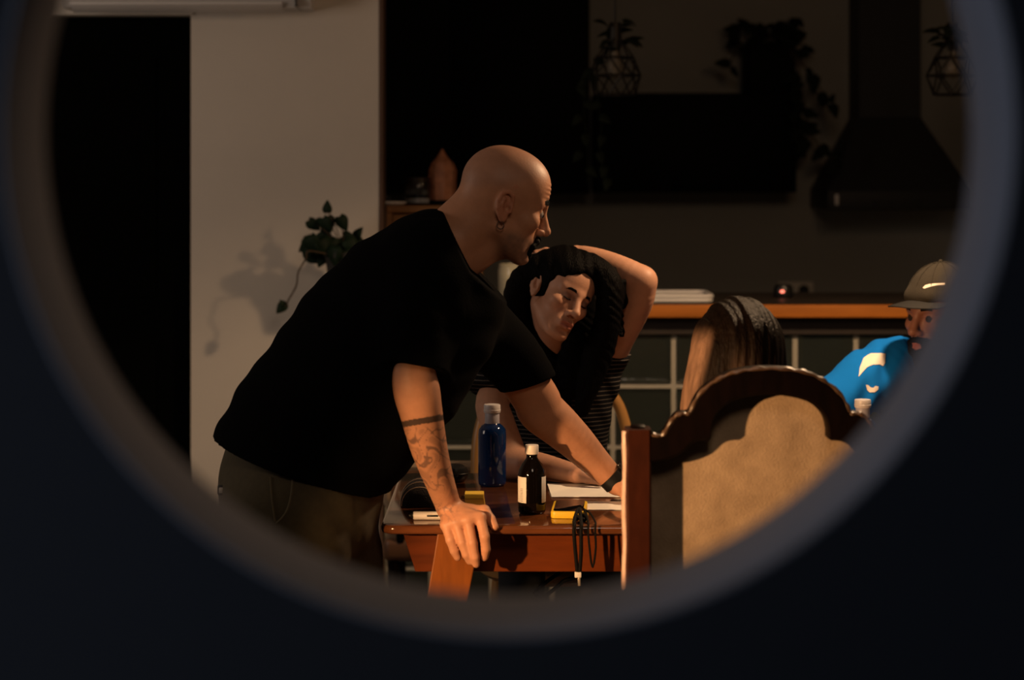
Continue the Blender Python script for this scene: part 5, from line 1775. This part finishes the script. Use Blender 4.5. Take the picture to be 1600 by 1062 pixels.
f.chain([a for a, _ in A2], [r for _, r in A2], .03, .012)
wq = V3((1.13, 5.17, .785))
f.chain([V3((1.33, 5.30, .80)), wq], [.042, .028], .02, .012)
mc = [wq + V3((-.05, d, -.004)) for d in (-.026, -.009, .009, .026)]
fg = [[m + V3((-.035, 0, 0)), m + V3((-.055, 0, -.008)), m + V3((-.07, 0, -.014))] for m in mc]
th = [wq + V3((-.012, -.03, 0)), wq + V3((-.03, -.04, -.008)), wq + V3((-.05, -.038, -.012)), wq + V3((-.065, -.034, -.014))]
hand(f, wq, None, mc, fg, th, .027)


def cp_col(V):
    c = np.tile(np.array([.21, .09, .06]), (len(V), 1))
    L = HC.local(V)
    near = np.linalg.norm(L, axis=1) < .16
    lips = sstep(.012, .006, np.abs(L[:, 2] + .066)) * sstep(.095, .099, L[:, 0]) * sstep(.024, .018, np.abs(L[:, 1])) * near
    return mix(c, (.36, .11, .09), .7 * lips)


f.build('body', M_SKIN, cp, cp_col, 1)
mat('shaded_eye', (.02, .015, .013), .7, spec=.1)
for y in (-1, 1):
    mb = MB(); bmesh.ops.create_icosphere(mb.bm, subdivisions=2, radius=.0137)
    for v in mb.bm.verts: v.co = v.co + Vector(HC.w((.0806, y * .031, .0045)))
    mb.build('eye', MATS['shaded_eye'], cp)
for y in (-1, 1):
    HC.strands('eyebrow', [[(.0985, y * .010, .0235 + q), (.1000, y * .020, .0280 + q), (.0945, y * .035, .0300 + q), (.0830, y * .047, .0260 + q)] for q in (0, .003, .0055)], M_HAIRB, cp, .0036)
# full beard: a shell round the jaw, open at the lips
f = SDF(HC.w((.05, 0, -.08)) - .11, HC.w((.05, 0, -.08)) + .11, .0026)
W = HC.w
E = lambda c, r, k=.012, sub=False: f.ell(W(c), np.array(r), HC.R, k, sub)
E((.044, 0, -.078), (.056, .0625, .044)); E((.080, 0, -.108), (.026, .028, .026))
E((.088, 0, -.054), (.022, .030, .012)); E((.070, 0, -.075), (.036, .046, .034))
for y in (-1, 1):
    f.cone(W((.108, y * .003, -.050)), W((.100, y * .024, -.060)), .0072, .007, .006)
    f.cone(W((.100, y * .024, -.060)), W((.090, y * .030, -.085)), .008, .009, .01)
    f.cone(W((.018, y * .066, -.020)), W((.022, y * .060, -.070)), .008, .012, .012)
E((.108, 0, -.0665), (.016, .019, .0085), .004, True)
f.wrinkle(.0012, lambda X, Y, Z: np.sin(300 * X + 5 * np.sin(90 * Z)) * np.sin(280 * Y + 120 * Z))
f.build('beard', M_HAIRB, cp, None, 1)
# cap: crown, band, visor and the curved white mark
cpp = empty('cap', HC.w((0, 0, .05)))
cpp.parent = cp; cpp.location = Vector(HC.w((0, 0, .05))) - cp.location
M_CAP = mat('tan_cap_cloth', (.030, .0245, .0165), .95, noise=.2, nscale=120, bump=.2, bscale=300)
f = SDF(HC.w((0, 0, .08)) - .15, HC.w((0, 0, .08)) + .15, .003)
f.ell(HC.w((-.002, 0, .050)), (.105, .085, .094), HC.R, .01)
f.cone(HC.w((.085, -.03, .062)), HC.w((.085, .03, .062)), .016, .016, .02)
dn = HC.R @ np.array((.10, 0, -1.0))
f.cut(HC.w((0, 0, .040)), dn)
crown = f.build('crown', M_CAP, cpp, None, 1)
mb = MB()
for i in range(6):
    a = PI * i / 6 + .0
    pts = []
    for q in range(13):
        t = PI * q / 12
        p = np.array((.1065 * math.cos(t) * math.cos(a), .0865 * math.cos(t) * math.sin(a), .050 + .0955 * math.sin(t)))
        pts.append(Vector(HC.w(p - np.array((.002, 0, 0)))))
    mb.tube(pts, .0009, 5)
mb.build('seams', M_CAP, cpp)
mb = MB(); bmesh.ops.create_icosphere(mb.bm, subdivisions=2, radius=.006)
for v in mb.bm.verts: v.co = v.co + Vector(HC.w((-.002, 0, .1455)))
mb.build('button', M_CAP, cpp)
mb = MB(); rows = []
for i in range(15):
    t = -1 + 2 * i / 14
    yy = .078 * t
    x0 = .098 * math.sqrt(max(0, 1 - (t * .86) ** 2)) + .0
    x1 = .098 + .078 * (1 - abs(t) ** 2.6)
    row = []
    for q in range(6):
        x = x0 - .006 + (max(x1, x0) - x0 + .006) * q / 5
        z = .050 + .002 - .018 * t * t - .10 * (x - .09)
        row.append((x, yy, z))
    rows.append(row)
top = [[mb.bm.verts.new(Vector(HC.w((x, y, z + .003)))) for x, y, z in r] for r in rows]
bot = [[mb.bm.verts.new(Vector(HC.w((x, y, z)))) for x, y, z in r] for r in rows]
for G_ in (top, bot):
    for i in range(14):
        for q in range(5): mb.bm.faces.new((G_[i][q], G_[i + 1][q], G_[i + 1][q + 1], G_[i][q + 1]))
for i in range(14):
    mb.bm.faces.new((top[i][5], top[i + 1][5], bot[i + 1][5], bot[i][5])); mb.bm.faces.new((top[i][0], bot[i][0], bot[i + 1][0], top[i + 1][0]))
for i in (0, 14):
    for q in range(5): mb.bm.faces.new((top[i][q], top[i][q + 1], bot[i][q + 1], bot[i][q]))
mb.build('visor', mat('black_visor', (.008, .008, .008), .7), cpp)


def decal(target, poly, Y, name, m, parent, th=.0012, step=2.0):
    """a flat print: a picture outline laid on the camera-facing side of a garment"""
    bm = bmesh.new()
    vs = [bm.verts.new((x, y, 0)) for x, y in poly]
    bm.faces.new(vs)
    bmesh.ops.triangulate(bm, faces=bm.faces[:])
    for _ in range(3):
        es = [e for e in bm.edges if e.calc_length() > step]
        if es: bmesh.ops.subdivide_edges(bm, edges=es, cuts=1)
        bmesh.ops.triangulate(bm, faces=bm.faces[:])
    hit = hug(target, [(v.co.x, v.co.y, Y) for v in bm.verts], th, Y - .5)
    for v, h in zip(list(bm.verts), hit): v.co = h
    mb = MB(); mb.bm.free(); mb.bm = bm
    return mb.build(name, m, parent)


M_MARK = mat('white_print', (.80, .70, .60), .7)
sw = [(1433, 447), (1437, 443), (1443, 441), (1452, 439.8), (1466, 439.6), (1466, 441.8), (1455, 442.6), (1446, 444.4), (1440, 446.4), (1435, 448.2)]
decal(crown, sw, 5.42, 'white_mark', M_MARK, cpp)
# blue t-shirt
f = SDF((.70, 5.22, .46), (1.42, 5.80, 1.18), .0045)
f.loft([(P(1474, 566, 5.52), (1, .3, 0), .07, .055), (P(1472, 592, 5.53), (1, .35, 0), .19, .085), (P(1474, 650, 5.55), (1, .35, 0), .175, .115), (P(1476, 740, 5.60), (1, .35, 0), .165, .115), (V3((1.17, 5.62, .55)), (1, .35, 0), .175, .12)], .02, 4)
f.wrinkle(.004, lambda X, Y, Z: np.sin(40 * Z + 25 * X + 3 * np.sin(18 * X)) * np.sin(20 * X - 12 * Z) + 0 * Y)
sleeve(f, [P(1405, 575, 5.52), P(1382, 582, 5.47), P(1338, 606, 5.40), P(1288, 655, 5.31)], [.085, .086, .082, .070], P(1296, 650, 5.33), V3((-.6, -.5, -1)), .03)
sleeve(f, [P(1535, 590, 5.50), V3((1.35, 5.44, .93)), V3((1.36, 5.40, .88))], [.085, .07, .066], V3((1.355, 5.42, .90)), V3((.1, -.5, -1)))
sl, G = f._sl((.70, 5.22, .85), (1.05, 5.80, 1.18))
f.F[sl] += (.0055 * np.sin(55 * (G[0] * .5 - G[2] * .9) + 4 * np.sin(20 * G[0])) * np.sin(18 * (G[0] + G[2])) + 0 * G[1]).astype(np.float32)
M_BLUET = mat('bright_blue_cotton', (.005, .15, .55), .95, spec=.1, bump=.08, bscale=250)
tee = f.build('t_shirt', M_BLUET, cp, None, 1)
decal(tee, [(1333, 584), (1338, 570), (1347, 558), (1361, 551.5), (1375, 551), (1383, 552.5), (1380, 566), (1376, 570), (1370, 567), (1359, 567), (1349, 571), (1340, 578)], 5.4, 'curved_print', M_MARK, cp)
decal(tee, [(1344, 596), (1348, 596.5), (1352, 600), (1356, 601), (1360, 598), (1365, 599.5), (1364, 604), (1358, 607.5), (1350, 607.5), (1346, 604)], 5.4, 'small_print', M_MARK, cp)
# chair and legs of the capped man
f = SDF((.92, 5.10, .03), (1.42, 5.80, .66), .006)
f.loft([(V3((1.17, 5.62, .60)), (1, .3, 0), .16, .115), (V3((1.17, 5.62, .55)), (1, .3, 0), .17, .12)], .02, 3)
for sx in (-1, 1):
    f.chain([V3((1.17 + sx * .085, 5.60, .55)), V3((1.12 + sx * .11, 5.22, .53)), V3((1.12 + sx * .11, 5.28, .10))], [.08, .062, .048], .03, .02)
f.build('trousers', M_JEAN, cp, None, 1)
for sx in (-1, 1):
    x, y = 1.12 + sx * .11, 5.28
    f = SDF((x - .06, y - .22, -.005), (x + .06, y + .09, .14), .005)
    f.loft([(V3((x, y + .05, .04)), (1, 0, 0), .036, .04), (V3((x, y - .05, .038)), (1, 0, 0), .042, .038), (V3((x, y - .15, .03)), (1, 0, 0), .042, .028)], .01, 3)
    f.cone((x, y, .07), (x, y, .11), .045, .045, .02); f.cut((0, 0, .002), (0, 0, -1))
    f.build('shoe', M_SHOE, cp, None, 1)
st = empty('wooden_stool', (1.17, 5.63, 0)); tag(st, 'round wooden stool under the person in the cap', 'stool')
MB().lathe([(0, 0), (.16, 0), (.175, .01), (.175, .028), (.16, .036), (0, .034)], (1.17, 5.63, .405), 30).build('seat', M_BENT, st)
for k in range(4):
    a = PI / 4 + k * PI / 2
    MB().tube([(1.17 + .11 * math.cos(a), 5.63 + .11 * math.sin(a), .41), (1.17 + .17 * math.cos(a), 5.63 + .17 * math.sin(a), 0)], [.016, .013], 10).build('leg', M_BENT, st)
